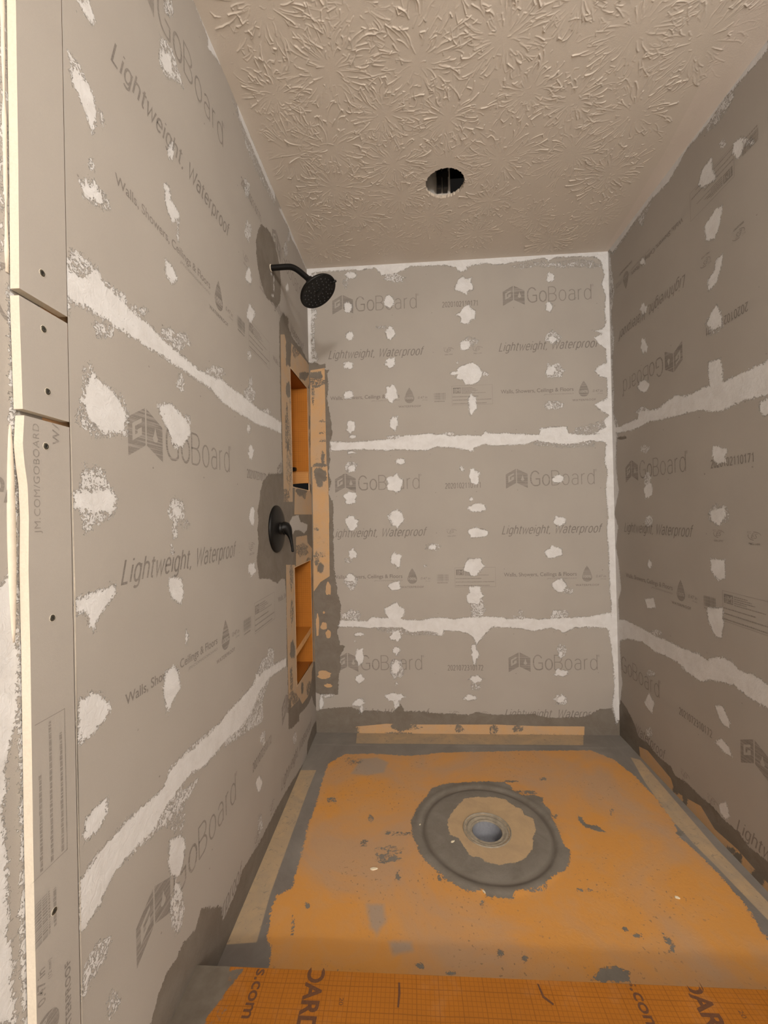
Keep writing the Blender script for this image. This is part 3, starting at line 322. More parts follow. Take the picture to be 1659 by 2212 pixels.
  ('th2',1.2,[(32,759),(31,711),(22,696),(17,690),(11,681),(5,690),(2,718),(7,764),(10,813),(20,824),(26,847),(33,855),(37,836),(39,804)]),
  ('th2',9,[(-38,320),(-35,301),(-43,290),(-55,299),(-65,290),(-68,310),(-78,318),(-78,335),(-72,346),(-64,351),(-57,357),(-47,360),(-40,349),(-32,335)]),
  ('brd',9,[(-411,1097),(-365,1121),(-269,1126),(-231,1094),(-99,1080),(-113,1052),(-172,1038),(-255,1057),(-333,1060),(-371,1042),(-404,1068)]),
 ],
 'R': [
  ('mud',9,[(-10,2426),(42,2368),(238,2378),(384,2381),(496,2362),(613,2397),(651,2389),(733,2389),(788,2397),(947,2374),(949,2436),(790,2435),(608,2423),(458,2416),(-8,2451)]),
  ('mud',-1.0,[(42,2358),(237,2369),(384,2372),(304,2333),(288,2344),(273,2399),(127,2404)]),
  ('mud',1.2,[(693,2377),(733,2389),(823,2395),(822,2364),(741,2355)]),
  ('mud',9,[(741,2090),(768,2077),(753,2027),(728,1996),(689,2014),(681,2069)]),
  ('mud',9,[(763,1927),(752,1886),(732,1850),(693,1840),(690,1880),(724,1896),(730,1926)]),
  ('mud',9,[(730,1783),(751,1732),(755,1697),(708,1704),(679,1738),(700,1763)]),
  ('mud',9,[(742,1601),(750,1558),(747,1492),(691,1508),(683,1560),(683,1609)]),
  ('mud',-1.0,[(814,2385),(804,2355),(769,2349),(731,2356),(702,2369),(733,2389),(779,2380)]),
  ('mud',9,[(723,2267),(727,2223),(744,2182),(686,2196),(656,2227),(678,2263)]),
  ('mud',9,[(817,2234),(857,2217),(856,2181),(831,2167),(812,2206)]),
  ('mud',9,[(889,1421),(917,1425),(941,1413),(940,1379),(902,1376),(888,1397)]),
  ('mud',9,[(694,1325),(723,1321),(759,1302),(749,1276),(758,1262),(711,1261),(693,1284)]),
  ('mud',9,[(329,1955),(322,1947),(314,1945),(307,1943),(298,1948),(290,1956),(286,1966),(272,1982),(283,1988),(287,1999),(299,1995),(310,1991),(317,1979),(330,1968)]),
  ('mud',9,[(329,1801),(324,1789),(316,1781),(303,1790),(291,1782),(282,1796),(276,1809),(274,1822),(278,1832),(282,1846),(294,1848),(308,1842),(313,1825),(322,1815)]),
  ('mud',9,[(324,2160),(328,2149),(321,2147),(312,2154),(305,2156),(296,2162),(289,2172),(286,2183),(295,2184),(296,2192),(306,2188),(314,2182),(319,2174),(322,2167)]),
  ('mud',9,[(329,1629),(319,1623),(310,1617),(296,1615),(279,1622),(264,1630),(253,1641),(233,1658),(250,1664),(260,1673),(280,1671),(302,1670),(320,1656),(335,1642)]),
  ('mud',1.2,[(343,1521),(340,1510),(313,1512),(295,1509),(271,1517),(240,1523),(239,1536),(213,1551),(240,1554),(252,1558),(271,1562),(297,1554),(313,1543),(323,1533)]),
  ('mud',1.2,[(325,2345),(326,2330),(321,2317),(309,2323),(298,2331),(291,2346),(277,2360),(279,2377),(281,2392),(291,2394),(300,2399),(311,2386),(318,2372),(326,2358)]),
  ('mud',1.2,[(789,2254),(786,2253),(783,2251),(778,2251),(771,2258),(765,2265),(765,2272),(760,2280),(762,2284),(767,2283),(772,2281),(777,2274),(781,2269),(783,2263)]),
  ('mud',1.2,[(315,1372),(315,1365),(304,1362),(294,1358),(278,1361),(267,1368),(255,1374),(259,1381),(252,1390),(270,1389),(279,1396),(294,1391),(302,1384),(321,1380)]),
  ('mud',1.2,[(332,1247),(324,1238),(316,1232),(309,1221),(294,1220),(281,1227),(275,1240),(273,1252),(283,1261),(282,1277),(298,1273),(311,1276),(317,1264),(326,1258)]),
  ('mud',-1.0,[(744,1702),(739,1693),(729,1689),(714,1696),(698,1694),(686,1708),(681,1720),(673,1733),(672,1747),(683,1753),(701,1746),(716,1735),(733,1728),(743,1714)]),
  ('mud',1.2,[(894,2167),(887,2168),(883,2167),(875,2174),(868,2179),(862,2186),(858,2194),(857,2199),(859,2201),(859,2209),(868,2201),(876,2193),(884,2185),(886,2178)]),
  ('mud',9,[(20,1530),(62,1517),(232,1519),(251,1552),(316,1536),(391,1526),(462,1541),(501,1547),(573,1526),(661,1531),(758,1522),(810,1525),(881,1526),(921,1530),(984,1535),(981,1431),(918,1431),(839,1440),(745,1432),(698,1436),(658,1453),(594,1461),(472,1470),(329,1484),(195,1475),(60,1487),(19,1494)]),
  ('mud',1.2,[(-90,2470),(21,2381),(37,2268),(54,2178),(16,2073),(43,1959),(14,1826),(30,1718),(14,1609),(62,1517),(49,1468),(35,1389),(37,1234),(-157,1246)]),
  ('mud',9,[(-90,2470),(13,2386),(12,2075),(9,1610),(31,1523),(27,1234),(-157,1246)]),
  ('mud',9,[(-112,1606),(12,1578),(42,1459),(24,1349),(52,1211),(0,1100),(36,1033),(8,941),(34,853),(51,732),(18,670),(26,559),(25,446),(31,336),(39,272),(11,170),(-30,60),(-201,-23)]),
  ('mud',9,[(674,1108),(743,1122),(747,1093),(715,1058),(678,1077)]),
  ('mud',9,[(668,944),(737,951),(735,891),(703,875),(672,905)]),
  ('mud',9,[(253,728),(324,747),(339,707),(278,689)]),
  ('mud',9,[(645,775),(721,792),(724,740),(712,688),(681,690),(654,730)]),
  ('mud',9,[(232,268),(271,325),(310,302),(294,246),(259,249)]),
  ('mud',9,[(672,451),(710,467),(739,432),(738,406),(702,407)]),
  ('mud',9,[(667,324),(701,357),(736,342),(745,321),(709,316)]),
  ('mud',9,[(682,128),(714,157),(728,122),(712,95),(686,100)]),
  ('mud',9,[(339,1191),(331,1177),(317,1171),(307,1167),(296,1167),(278,1163),(279,1182),(269,1195),(272,1210),(284,1220),(297,1225),(314,1235),(329,1225),(337,1208)]),
  ('mud',1.2,[(331,1066),(325,1055),(312,1049),(303,1046),(293,1046),(284,1050),(275,1055),(270,1065),(278,1074),(286,1081),(294,1088),(306,1089),(319,1089),(328,1079)]),
  ('mud',9,[(317,886),(320,877),(311,873),(305,866),(296,865),(290,871),(284,874),(285,883),(282,892),(292,896),(297,905),(305,901),(310,897),(317,894)]),
  ('mud',1.2,[(374,612),(361,603),(354,595),(335,588),(314,580),(300,581),(291,583),(267,582),(294,594),(303,601),(317,608),(336,613),(355,617),(367,615)]),
  ('mud',1.2,[(322,428),(317,420),(303,412),(292,406),(281,402),(267,397),(257,397),(252,402),(263,411),(265,419),(280,428),(294,430),(303,429),(310,428)]),
  ('mud',1.2,[(287,164),(291,155),(284,142),(272,138),(263,132),(254,131),(247,133),(240,140),(244,155),(255,166),(265,171),(275,183),(282,178),(288,174)]),
  ('mud',1.2,[(589,557),(586,549),(578,539),(558,527),(536,525),(511,516),(494,515),(503,526),(508,534),(516,543),(535,552),(558,563),(583,570),(593,566)]),
  ('mud',-1.0,[(760,1093),(753,1076),(734,1068),(719,1061),(701,1060),(690,1071),(670,1077),(665,1092),(675,1107),(685,1119),(701,1131),(722,1126),(739,1120),(753,1109)]),
  ('mud',9,[(8,577),(77,594),(200,594),(326,588),(406,593),(507,593),(597,601),(644,596),(689,623),(750,629),(788,613),(841,619),(892,612),(950,610),(948,540),(890,539),(822,542),(767,555),(728,547),(664,533),(606,506),(531,511),(491,526),(403,528),(323,520),(235,532),(116,512),(3,468)]),
  ('thn',9,[(-36,161),(23,181),(78,167),(139,131),(176,87),(252,96),(320,85),(416,93),(444,74),(527,91),(590,90),(659,97),(691,88),(761,94),(806,79),(876,93),(970,96),(963,-126),(-53,-161)]),
  ('org',9,[(178,44),(250,65),(414,46),(435,14),(491,25),(589,56),(657,24),(759,35),(822,29),(932,25),(932,-7),(666,-30),(191,-14)]),
  ('th2',9,[(484,46),(487,38),(477,24),(461,17),(448,0),(442,6),(426,-2),(426,9),(428,19),(441,32),(452,42),(463,47),(471,50),(477,48)]),
  ('th2',9,[(519,30),(515,18),(511,5),(504,-6),(496,-6),(492,-3),(483,-6),(488,9),(486,18),(490,30),(498,33),(504,39),(512,43),(512,33)]),
  ('th2',9,[(752,26),(747,16),(741,6),(728,-4),(717,-17),(707,-20),(702,-20),(694,-21),(701,-9),(712,2),(718,13),(729,17),(741,27),(744,24)]),
  ('th2',9,[(776,15),(776,2),(769,-13),(761,-22),(753,-26),(744,-36),(744,-20),(738,-15),(739,0),(746,15),(755,20),(762,26),(771,35),(777,30)]),
  ('th2',9,[(860,27),(854,6),(844,-12),(835,-34),(824,-32),(816,-32),(808,-32),(810,-16),(806,-4),(815,14),(826,25),(837,41),(846,40),(855,38)]),
  ('thn',9,[(136,1450),(130,1448),(110,1450),(99,1449),(79,1452),(67,1457),(53,1462),(46,1466),(56,1467),(69,1467),(81,1466),(99,1464),(119,1460),(136,1454)]),
 ],
 'F': [
  ('org',9,[(175,-191),(297,-183),(493,-198),(629,-168),(735,-160),(1007,-146),(1321,-134),(1391,-204),(1424,-332),(1431,-482),(1419,-602),(1398,-663),(1409,-705),(1421,-806),(1424,-904),(1404,-1015),(1403,-1100),(1349,-1187),(165,-1237),(131,-1136),(124,-1090),(103,-1065),(88,-993),(88,-937),(124,-909),(125,-875),(121,-760),(114,-641),(117,-519),(111,-330),(114,-270)]),
  ('str',9,[(208,40),(1363,53),(1305,-93),(217,-98)]),
  ('str',9,[(-49,-322),(69,-320),(65,-462),(66,-762),(67,-933),(78,-1073),(-12,-1083),(-23,-997)]),
  ('str',9,[(1506,-210),(1474,-190),(1442,-371),(1421,-576),(1426,-694),(1436,-786),(1442,-871),(1449,-959),(1456,-1005),(1492,-1004),(1492,-906),(1484,-716)]),
  ('th2',9,[(487,-611),(503,-555),(541,-488),(567,-430),(621,-398),(704,-388),(793,-378),(869,-380),(892,-406),(897,-443),(924,-463),(971,-458),(1004,-475),(989,-502),(1006,-547),(998,-584),(1000,-664),(995,-711),(1009,-735),(986,-788),(962,-815),(927,-834),(875,-877),(842,-886),(792,-894),(778,-923),(740,-917),(703,-914),(696,-895),(654,-900),(628,-885),(589,-858),(551,-816),(516,-771),(501,-722),(489,-680)]),
  ('tan',9,[(620,-607),(644,-558),(670,-518),(697,-487),(739,-479),(812,-477),(854,-493),(880,-532),(900,-541),(901,-569),(928,-592),(924,-644),(901,-688),(890,-729),(856,-769),(821,-789),(763,-802),(728,-792),(709,-774),(679,-770),(665,-737),(650,-696),(620,-676),(617,-642)]),
  ('th2',9,[(1098,-562),(1106,-587),(1108,-611),(1144,-618),(1162,-652),(1123,-642),(1097,-624),(1088,-596)]),
  ('th2',9,[(910,-1130),(944,-1104),(988,-1093),(1009,-1105),(1000,-1130),(963,-1130),(939,-1133)]),
  ('th2',1.2,[(1146,-1004),(1155,-1016),(1158,-1041),(1146,-1046),(1142,-1025)]),
  ('haz',9,[(227,-339),(256,-229),(329,-214),(384,-251),(366,-324),(298,-349)]),
  ('haz',9,[(359,-953),(405,-952),(413,-1000),(393,-1041),(374,-1020)]),
  ('haz',9,[(426,-1057),(484,-1055),(492,-1079),(438,-1089)]),
  ('th2',9,[(866,-671),(880,-670),(871,-700),(858,-695)]),
  ('th2',9,[(830,-647),(844,-663),(839,-701),(838,-738),(822,-741),(822,-722),(815,-712)]),
  ('th2',-1.0,[(465,-749),(461,-759),(439,-764),(421,-769),(402,-765),(378,-768),(361,-762),(366,-752),(364,-744),(385,-740),(395,-729),(418,-733),(437,-736),(445,-743)]),
  ('th2',1.2,[(455,-783),(441,-792),(431,-799),(414,-802),(397,-806),(380,-802),(363,-796),(375,-786),(368,-777),(373,-766),(398,-770),(414,-763),(429,-769),(435,-777)]),
  ('th2',1.2,[(347,-609),(344,-617),(343,-624),(341,-631),(336,-625),(333,-621),(328,-619),(326,-610),(329,-604),(328,-592),(332,-588),(336,-590),(340,-596),(345,-599)]),
  ('th2',9,[(194,-961),(193,-965),(193,-970),(190,-970),(187,-970),(184,-970),(182,-965),(181,-962),(178,-957),(179,-953),(183,-955),(185,-951),(189,-954),(190,-958)]),
  ('th2',1.2,[(164,-1023),(169,-1036),(167,-1039),(170,-1052),(168,-1052),(165,-1048),(160,-1032),(156,-1023),(155,-1014),(154,-1007),(151,-993),(156,-1002),(157,-1000),(162,-1009)]),
  ('th2',9,[(518,-1113),(519,-1118),(515,-1120),(510,-1123),(505,-1122),(501,-1120),(500,-1117),(495,-1114),(497,-1110),(502,-1109),(505,-1105),(510,-1107),(514,-1107),(516,-1111)]),
  ('th2',9,[(598,-1127),(598,-1129),(593,-1130),(587,-1132),(579,-1132),(573,-1131),(571,-1129),(566,-1128),(568,-1126),(576,-1125),(581,-1124),(588,-1122),(592,-1124),(600,-1124)]),
  ('th2',9,[(720,-1074),(719,-1078),(714,-1080),(711,-1082),(706,-1085),(703,-1083),(703,-1079),(703,-1075),(705,-1072),(706,-1067),(711,-1067),(714,-1068),(720,-1066),(719,-1071)]),
  ('th2',9,[(773,-1084),(771,-1088),(769,-1091),(766,-1093),(764,-1093),(763,-1091),(762,-1088),(761,-1085),(764,-1081),(766,-1078),(769,-1076),(771,-1076),(772,-1078),(774,-1080)]),
  ('th2',9,[(1059,-998),(1059,-1000),(1056,-1003),(1053,-1002),(1049,-1004),(1047,-1002),(1045,-1001),(1045,-999),(1048,-997),(1051,-995),(1054,-993),(1058,-992),(1060,-994),(1063,-995)]),
  ('th2',9,[(1092,-1014),(1089,-1017),(1085,-1020),(1079,-1021),(1074,-1021),(1069,-1020),(1070,-1017),(1066,-1015),(1070,-1013),(1075,-1011),(1080,-1009),(1085,-1010),(1088,-1011),(1094,-1011)]),
  ('th2',9,[(1149,-1052),(1148,-1054),(1144,-1056),(1140,-1057),(1136,-1057),(1131,-1057),(1132,-1055),(1131,-1053),(1135,-1051),(1138,-1049),(1142,-1046),(1145,-1047),(1149,-1048),(1148,-1050)]),
  ('th2',1.2,[(426,-675),(428,-680),(423,-684),(414,-684),(408,-684),(403,-682),(395,-681),(398,-676),(398,-673),(402,-670),(407,-666),(414,-666),(420,-669),(423,-672)]),
  ('th2',1.2,[(449,-852),(450,-860),(448,-864),(446,-873),(444,-867),(440,-868),(438,-861),(439,-852),(440,-845),(440,-837),(443,-838),(445,-833),(447,-839),(450,-843)]),
  ('th2',1.2,[(1021,-578),(1017,-582),(1014,-587),(1009,-590),(1007,-587),(1003,-586),(1000,-584),(1001,-578),(1003,-572),(1009,-571),(1013,-568),(1017,-568),(1021,-567),(1021,-573)]),
  ('th2',1.2,[(1051,-357),(1051,-360),(1045,-363),(1039,-363),(1032,-366),(1025,-365),(1024,-361),(1024,-357),(1023,-353),(1029,-349),(1037,-347),(1045,-347),(1048,-351),(1052,-353)]),
  ('th2',-1.0,[(692,-941),(691,-946),(689,-950),(687,-949),(685,-949),(682,-951),(683,-945),(682,-941),(684,-937),(685,-933),(687,-934),(690,-930),(692,-932),(692,-936)]),
  ('th2',1.2,[(595,-846),(591,-852),(590,-861),(585,-864),(581,-863),(576,-861),(574,-855),(573,-847),(574,-839),(578,-833),(583,-828),(588,-829),(590,-837),(592,-841)]),
  ('th2',1.2,[(874,-887),(880,-889),(870,-891),(856,-891),(843,-893),(832,-893),(830,-891),(827,-889),(826,-887),(835,-885),(847,-884),(861,-883),(868,-885),(882,-885)]),
  ('th2',-1.0,[(1017,-882),(1009,-884),(1001,-886),(993,-887),(983,-887),(972,-887),(972,-885),(968,-884),(973,-883),(978,-881),(986,-880),(996,-879),(1007,-879),(1010,-881)]),
  ('th2',9,[(1428,-647),(1425,-653),(1416,-656),(1410,-658),(1405,-657),(1396,-658),(1396,-653),(1395,-648),(1403,-643),(1409,-638),(1416,-638),(1425,-634),(1425,-640),(1427,-643)]),
  ('th2',1.2,[(186,-507),(193,-515),(189,-521),(178,-519),(172,-521),(163,-521),(155,-516),(155,-508),(153,-501),(160,-497),(166,-492),(174,-496),(182,-495),(185,-502)]),
  ('th2',1.2,[(996,-441),(980,-444),(973,-447),(942,-448),(912,-450),(894,-448),(865,-447),(867,-444),(869,-441),(883,-437),(914,-435),(948,-435),(976,-435),(990,-438)]),
  ('th2',-1.0,[(494,-679),(479,-683),(467,-685),(456,-688),(437,-687),(415,-688),(405,-685),(410,-682),(409,-679),(412,-675),(434,-673),(455,-673),(479,-673),(494,-675)]),
  ('th2',-1.0,[(268,-241),(260,-254),(257,-269),(238,-267),(223,-277),(206,-271),(195,-258),(186,-243),(192,-229),(201,-218),(219,-219),(232,-210),(243,-224),(263,-226)]),
  ('th2',-1.0,[(1238,-549),(1233,-558),(1228,-561),(1223,-567),(1220,-566),(1216,-565),(1218,-558),(1221,-550),(1225,-542),(1230,-535),(1235,-532),(1238,-534),(1241,-535),(1240,-542)]),
  ('th2',1.2,[(334,-725),(333,-730),(332,-736),(328,-736),(324,-741),(319,-737),(317,-731),(313,-726),(313,-719),(319,-718),(320,-711),(326,-712),(331,-713),(336,-718)]),
  ('th2',9,[(918,-604),(914,-608),(912,-613),(909,-615),(906,-616),(904,-612),(904,-609),(904,-605),(907,-601),(908,-596),(912,-594),(915,-594),(918,-595),(917,-600)]),
  ('th2',1.2,[(897,-874),(894,-876),(888,-877),(884,-878),(879,-879),(875,-878),(870,-877),(872,-875),(874,-873),(875,-870),(882,-870),(888,-869),(891,-871),(892,-873)]),
  ('th2',1.2,[(583,-852),(579,-858),(577,-862),(575,-869),(572,-867),(571,-862),(569,-859),(568,-853),(570,-847),(572,-840),(574,-838),(577,-836),(581,-837),(582,-845)]),
  ('th2',1.2,[(931,-375),(917,-377),(912,-379),(905,-382),(892,-382),(881,-380),(869,-379),(875,-376),(875,-374),(880,-371),(894,-369),(905,-371),(915,-371),(929,-372)]),
  ('th2',9,[(749,-796),(749,-798),(747,-799),(745,-800),(743,-799),(740,-799),(740,-798),(740,-796),(740,-795),(742,-793),(744,-793),(746,-793),(748,-793),(749,-794)]),
  ('th2',1.2,[(985,-447),(984,-451),(967,-453),(955,-453),(944,-454),(927,-455),(928,-451),(916,-449),(917,-446),(930,-443),(946,-442),(958,-443),(975,-441),(975,-445)]),
  ('th2',1.2,[(837,-389),(840,-392),(830,-395),(815,-395),(804,-394),(792,-394),(785,-393),(780,-390),(787,-388),(794,-385),(804,-383),(818,-383),(826,-385),(836,-386)]),
 ],
 'O': [
  ('mud',9,[(-1679,1036),(-1654,1055),(-1643,1023),(-1643,956),(-1645,871),(-1655,840),(-1665,816),(-1663,785),(-1669,754),(-1664,710),(-1663,609),(-1659,546),(-1656,476),(-1688,515)]),
  ('mud',1.2,[(-1641,1821),(-1634,1829),(-1635,1639),(-1635,1476),(-1643,1447),(-1642,1633)]),
  ('mud',1.2,[(-1647,1433),(-1634,1414),(-1633,1265),(-1641,1201),(-1643,1017),(-1650,1018),(-1649,1200)]),
  ('mud',1.2,[(-1640,967),(-1629,964),(-1631,802),(-1630,577),(-1630,446),(-1645,463),(-1646,544),(-1650,603),(-1645,635),(-1643,833)]),
  ('mud',-1.0,[(-1659,1799),(-1647,1813),(-1652,1503),(-1666,1434)]),
 ],
}
DOTS = [('B',616,2340),('B',640,2141),('B',438,2140),('B',231,2140),('B',1051,2147),('B',1253,2145),('B',1458,2147),('B',643,1939),('B',1357,2180),('B',849,1734),('B',640,1527),('B',845,1530),('B',1049,1532),('B',1454,1532),('B',209,1419),('B',414,1420),('B',616,1422),('B',820,1429),('B',1025,1425),('B',1433,1427),('B',131,1218),('B',436,1224),('B',639,1225),('B',845,1225),('B',1049,1228),('B',1249,1228),('B',1455,1228),('B',639,1020),('B',1079,792),('B',1454,821),('B',974,832),('B',637,612),('B',1013,505),('B',1210,514),('B',616,305),('B',1020,307),('B',1422,312),('B',1102,789),('B',1270,500),('L',-1131,2342),('L',-1113,2138),('L',-920,2344),('L',-1543,1662),('L',-901,2142),('L',-903,1935),('L',-1320,1526),('L',-1113,1525),('L',-904,1525),('L',-956,1418),('L',-1163,1421),('L',-1369,1423),('L',-1362,1224),('L',-1154,1222),('L',-949,1220),('L',-945,1018),('L',-1636,968),('L',-1361,613),('L',-944,609),('L',-1424,737),('L',-1165,269),('L',-1365,309),('L',-1483,313),('L',-1150,303),('L',-950,500),('R',695,2362),('R',896,1956),('R',897,1748),('R',485,1743),('R',276,1739),('R',916,1549),('R',836,1435),('R',633,1434),('R',422,1432),('R',856,1237),('R',653,1235),('R',446,1233),('R',238,1229),('R',653,1235),('R',858,1237),('R',437,618),('R',642,619),('R',793,512),('R',586,309),('R',654,1030)]


# =====================================================================
# MATERIAL HELPERS
# =====================================================================
class NT:
    def __init__(s, name):
        s.m = bpy.data.materials.new(name); s.m.use_nodes = True
        s.t = s.m.node_tree; s.n = s.t.nodes; s.l = s.t.links
        s.b = s.n['Principled BSDF']
        s.tc = s.n.new('ShaderNodeTexCoord')
    def math(s, op, a, b=None, c=None, clamp=False):
        n = s.n.new('ShaderNodeMath'); n.operation = op; n.use_clamp = clamp
        for i, v in enumerate((a, b, c)):
            if v is None: continue
            if isinstance(v, (int, float)): n.inputs[i].default_value = v
            else: s.l.new(v, n.inputs[i])
        return n.outputs[0]
    def noise(s, scale, detail=3, rough=.5, dist=0, vec=None, mapscale=None, rot=None, off=None):
        v = vec or s.tc.outputs['Object']
        if mapscale or rot or off:
            mp = s.n.new('ShaderNodeMapping')
            if mapscale: mp.inputs['Scale'].default_value = mapscale
            if rot: mp.inputs['Rotation'].default_value = rot
            if off: mp.inputs['Location'].default_value = off
            s.l.new(v, mp.inputs[0]); v = mp.outputs[0]
        n = s.n.new('ShaderNodeTexNoise'); s.l.new(v, n.inputs['Vector'])
        n.inputs['Scale'].default_value = scale; n.inputs['Detail'].default_value = detail
        n.inputs['Roughness'].default_value = rough; n.inputs['Distortion'].default_value = dist
        return n.outputs['Fac']
    def attr(s, name):
        n = s.n.new('ShaderNodeAttribute'); n.attribute_name = name
        return n.outputs['Fac']
    def rng(s, v, a, b, c=0.0, d=1.0):
        n = s.n.new('ShaderNodeMapRange'); s.l.new(v, n.inputs[0])
        for i, x in zip((1,2,3,4), (a,b,c,d)): n.inputs[i].default_value = x
        return n.outputs[0]
    def mix(s, f, a, b, mode='MIX'):
        n = s.n.new('ShaderNodeMix'); n.data_type = 'RGBA'; n.blend_type = mode
        if isinstance(f, (int, float)): n.inputs[0].default_value = f
        else: s.l.new(f, n.inputs[0])
        for i, v in ((6, a), (7, b)):
            if isinstance(v, tuple): n.inputs[i].default_value = (*v[:3], 1)
            else: s.l.new(v, n.inputs[i])
        return n.outputs[2]
    def bump(s, h, strength, dist, prev=None):
        n = s.n.new('ShaderNodeBump'); n.inputs['Strength'].default_value = strength
        n.inputs['Distance'].default_value = dist; s.l.new(h, n.inputs['Height'])
        if prev: s.l.new(prev, n.inputs['Normal'])
        return n.outputs[0]
    def out(s, col, rough=.8, normal=None, metal=0, spec=None):
        if isinstance(col, tuple): s.b.inputs['Base Color'].default_value = (*col[:3], 1)
        else: s.l.new(col, s.b.inputs['Base Color'])
        if isinstance(rough, (int, float)): s.b.inputs['Roughness'].default_value = rough
        else: s.l.new(rough, s.b.inputs['Roughness'])
        s.b.inputs['Metallic'].default_value = metal
        if spec is not None: s.b.inputs['Specular IOR Level'].default_value = spec
        if normal is not None: s.l.new(normal, s.b.inputs['Normal'])
        return s.m

BOARD = (0.374, 0.346, 0.312)
BOARD_D = (0.350, 0.322, 0.290)
MUD_C = (0.655, 0.652, 0.650)
THIN = (0.165, 0.140, 0.112)
THIN_L = (0.235, 0.215, 0.185)
ORANGE = (0.78, 0.30, 0.045)
HAZE = (0.43, 0.325, 0.225)
INK = (0.150, 0.132, 0.118)

def sdmask(t, name, n1, n2, a1, a2, w):
    a = t.attr(name)
    v = t.math('ADD', a, t.math('MULTIPLY', t.math('SUBTRACT', n1, .5), a1))
    v = t.math('ADD', v, t.math('MULTIPLY', t.math('SUBTRACT', n2, .5), a2))
    return t.math('MULTIPLY_ADD', v, 1.0/w, .5, clamp=True)

def finish_mat(name, base='board', ink=None, streak='x'):
    """backer board with, in order, print, mortar, orange membrane, more mortar, white compound"""
    t = NT(name)
    nA = t.noise(58, 7, .70, .9); nB = t.noise(260, 4, .6, .4)
    nC = t.noise(72, 7, .72, 1.2, off=(3.1, 2.2, 1.7)); nL = t.noise(3.2, 3, .5)
    fine = t.noise(900, 2, .6)
    # base board with a fibrous mottling
    brd = t.mix(t.rng(nL, .35, .65), BOARD_D, BOARD)
    brd = t.mix(t.rng(fine, .3, .7, 0, .10), brd, (.24, .21, .18))
    brd = t.mix(t.rng(nB, .25, .75, 0, .08), brd, (.48, .43, .37))
    col = brd
    if ink:
        ms = (6, 6, 330)
        st = t.noise(1.0, 3, .6, .1, mapscale=ms)
        sp = t.noise(420, 3, .6)
        lg = t.noise(9, 2, .5)
        k = t.math('MULTIPLY', t.rng(st, .40, .52, ink[0], ink[1]), t.rng(sp, .30, .50, .6, 1.0))
        k = t.math('MULTIPLY', k, t.rng(lg, .3, .7, .72, 1.0), clamp=True)
        col = t.mix(k, col, INK)
    # mortar (thinset)
    m_t = sdmask(t, 'thn', nA, nB, 30, 14, .8)
    nM = t.noise(14, 5, .65, .5, off=(1, 5, 2))
    thn = t.mix(t.rng(nM, .38, .68), THIN, t.mix(.5, THIN, THIN_L))
    thn = t.mix(t.rng(nB, .3, .8, 0, .25), thn, (.10, .085, .07))
    col = t.mix(m_t, col, thn)
    m_r = sdmask(t, 'brd', nC, nB, 22, 9, .8)
    col = t.mix(m_r, col, t.mix(.2, brd, MUD_C))
    # orange membrane, partly under a dry film of mortar
    m_o = sdmask(t, 'org', nA, nB, 2.5, 1.5, .5)
    hz = t.attr('haz')
    hzf = t.math('ADD', t.rng(nM, .35, .65, .30, .72), t.rng(hz, -2, 4, 0, .38), clamp=True)
    om = t.mix(hzf, (.56, .32, .125), HAZE)
    om = t.mix(t.rng(nC, .60, .70, 0, .55), om, thn)
    col = t.mix(m_o, col, om)
    m_2 = sdmask(t, 'th2', nC, nB, 34, 14, .8)
    col = t.mix(m_2, col, thn)
    # joint compound
    a = t.attr('mud')
    m_m = sdmask(t, 'mud', nC, nB, 38, 20, 1.6)
    body = t.rng(a, 0, 5, .80, .99)
    mudc = t.mix(t.rng(t.noise(24, 4, .6, .6), .35, .7), MUD_C, (.585, .575, .565))
    mm = t.math('MULTIPLY', m_m, body)
    col = t.mix(mm, col, mudc)
    hgt = t.math('MULTIPLY_ADD', m_t, .6, t.math('MULTIPLY', m_m, .7))
    hgt = t.math('ADD', hgt, t.math('MULTIPLY', m_2, .4))
    tro = t.noise(60, 4, .6, 1.5, mapscale=(1, 1, 1))
    hgt2 = t.math('MULTIPLY', tro, t.math('ADD', t.math('ADD', m_m, m_t), .12))
    nrm = t.bump(fine, .25, .0006)
    nrm = t.bump(hgt2, .5, .0022, nrm)
    nrm = t.bump(hgt, .55, .0012, nrm)
    rough = t.math('MULTIPLY_ADD', m_m, -.22, .80)
    return t.out(col, rough, nrm, spec=.35)

M_WALL = finish_mat('backer_board')
M_INK = finish_mat('board_print', ink=(.50, .74))
M_INKT = finish_mat('board_print_dark', ink=(.74, .90))
M_INKD = finish_mat('board_print_logo', ink=(.32, .86))
WALL_MATS = [M_WALL, M_INK, M_INKD, M_INKT]

def simple(name, col, rough=.6, metal=0, nscale=80, var=.12, bump=.15, bd=.0008, spec=None):
    t = NT(name); n = t.noise(nscale, 4, .6)
    dk = tuple(c*(1-var*1.6) for c in col); lt = tuple(min(1, c*(1+var)) for c in col)
    c = t.mix(t.rng(n, .3, .7), dk, lt)
    return t.out(c, rough, t.bump(n, bump, bd), metal, spec)

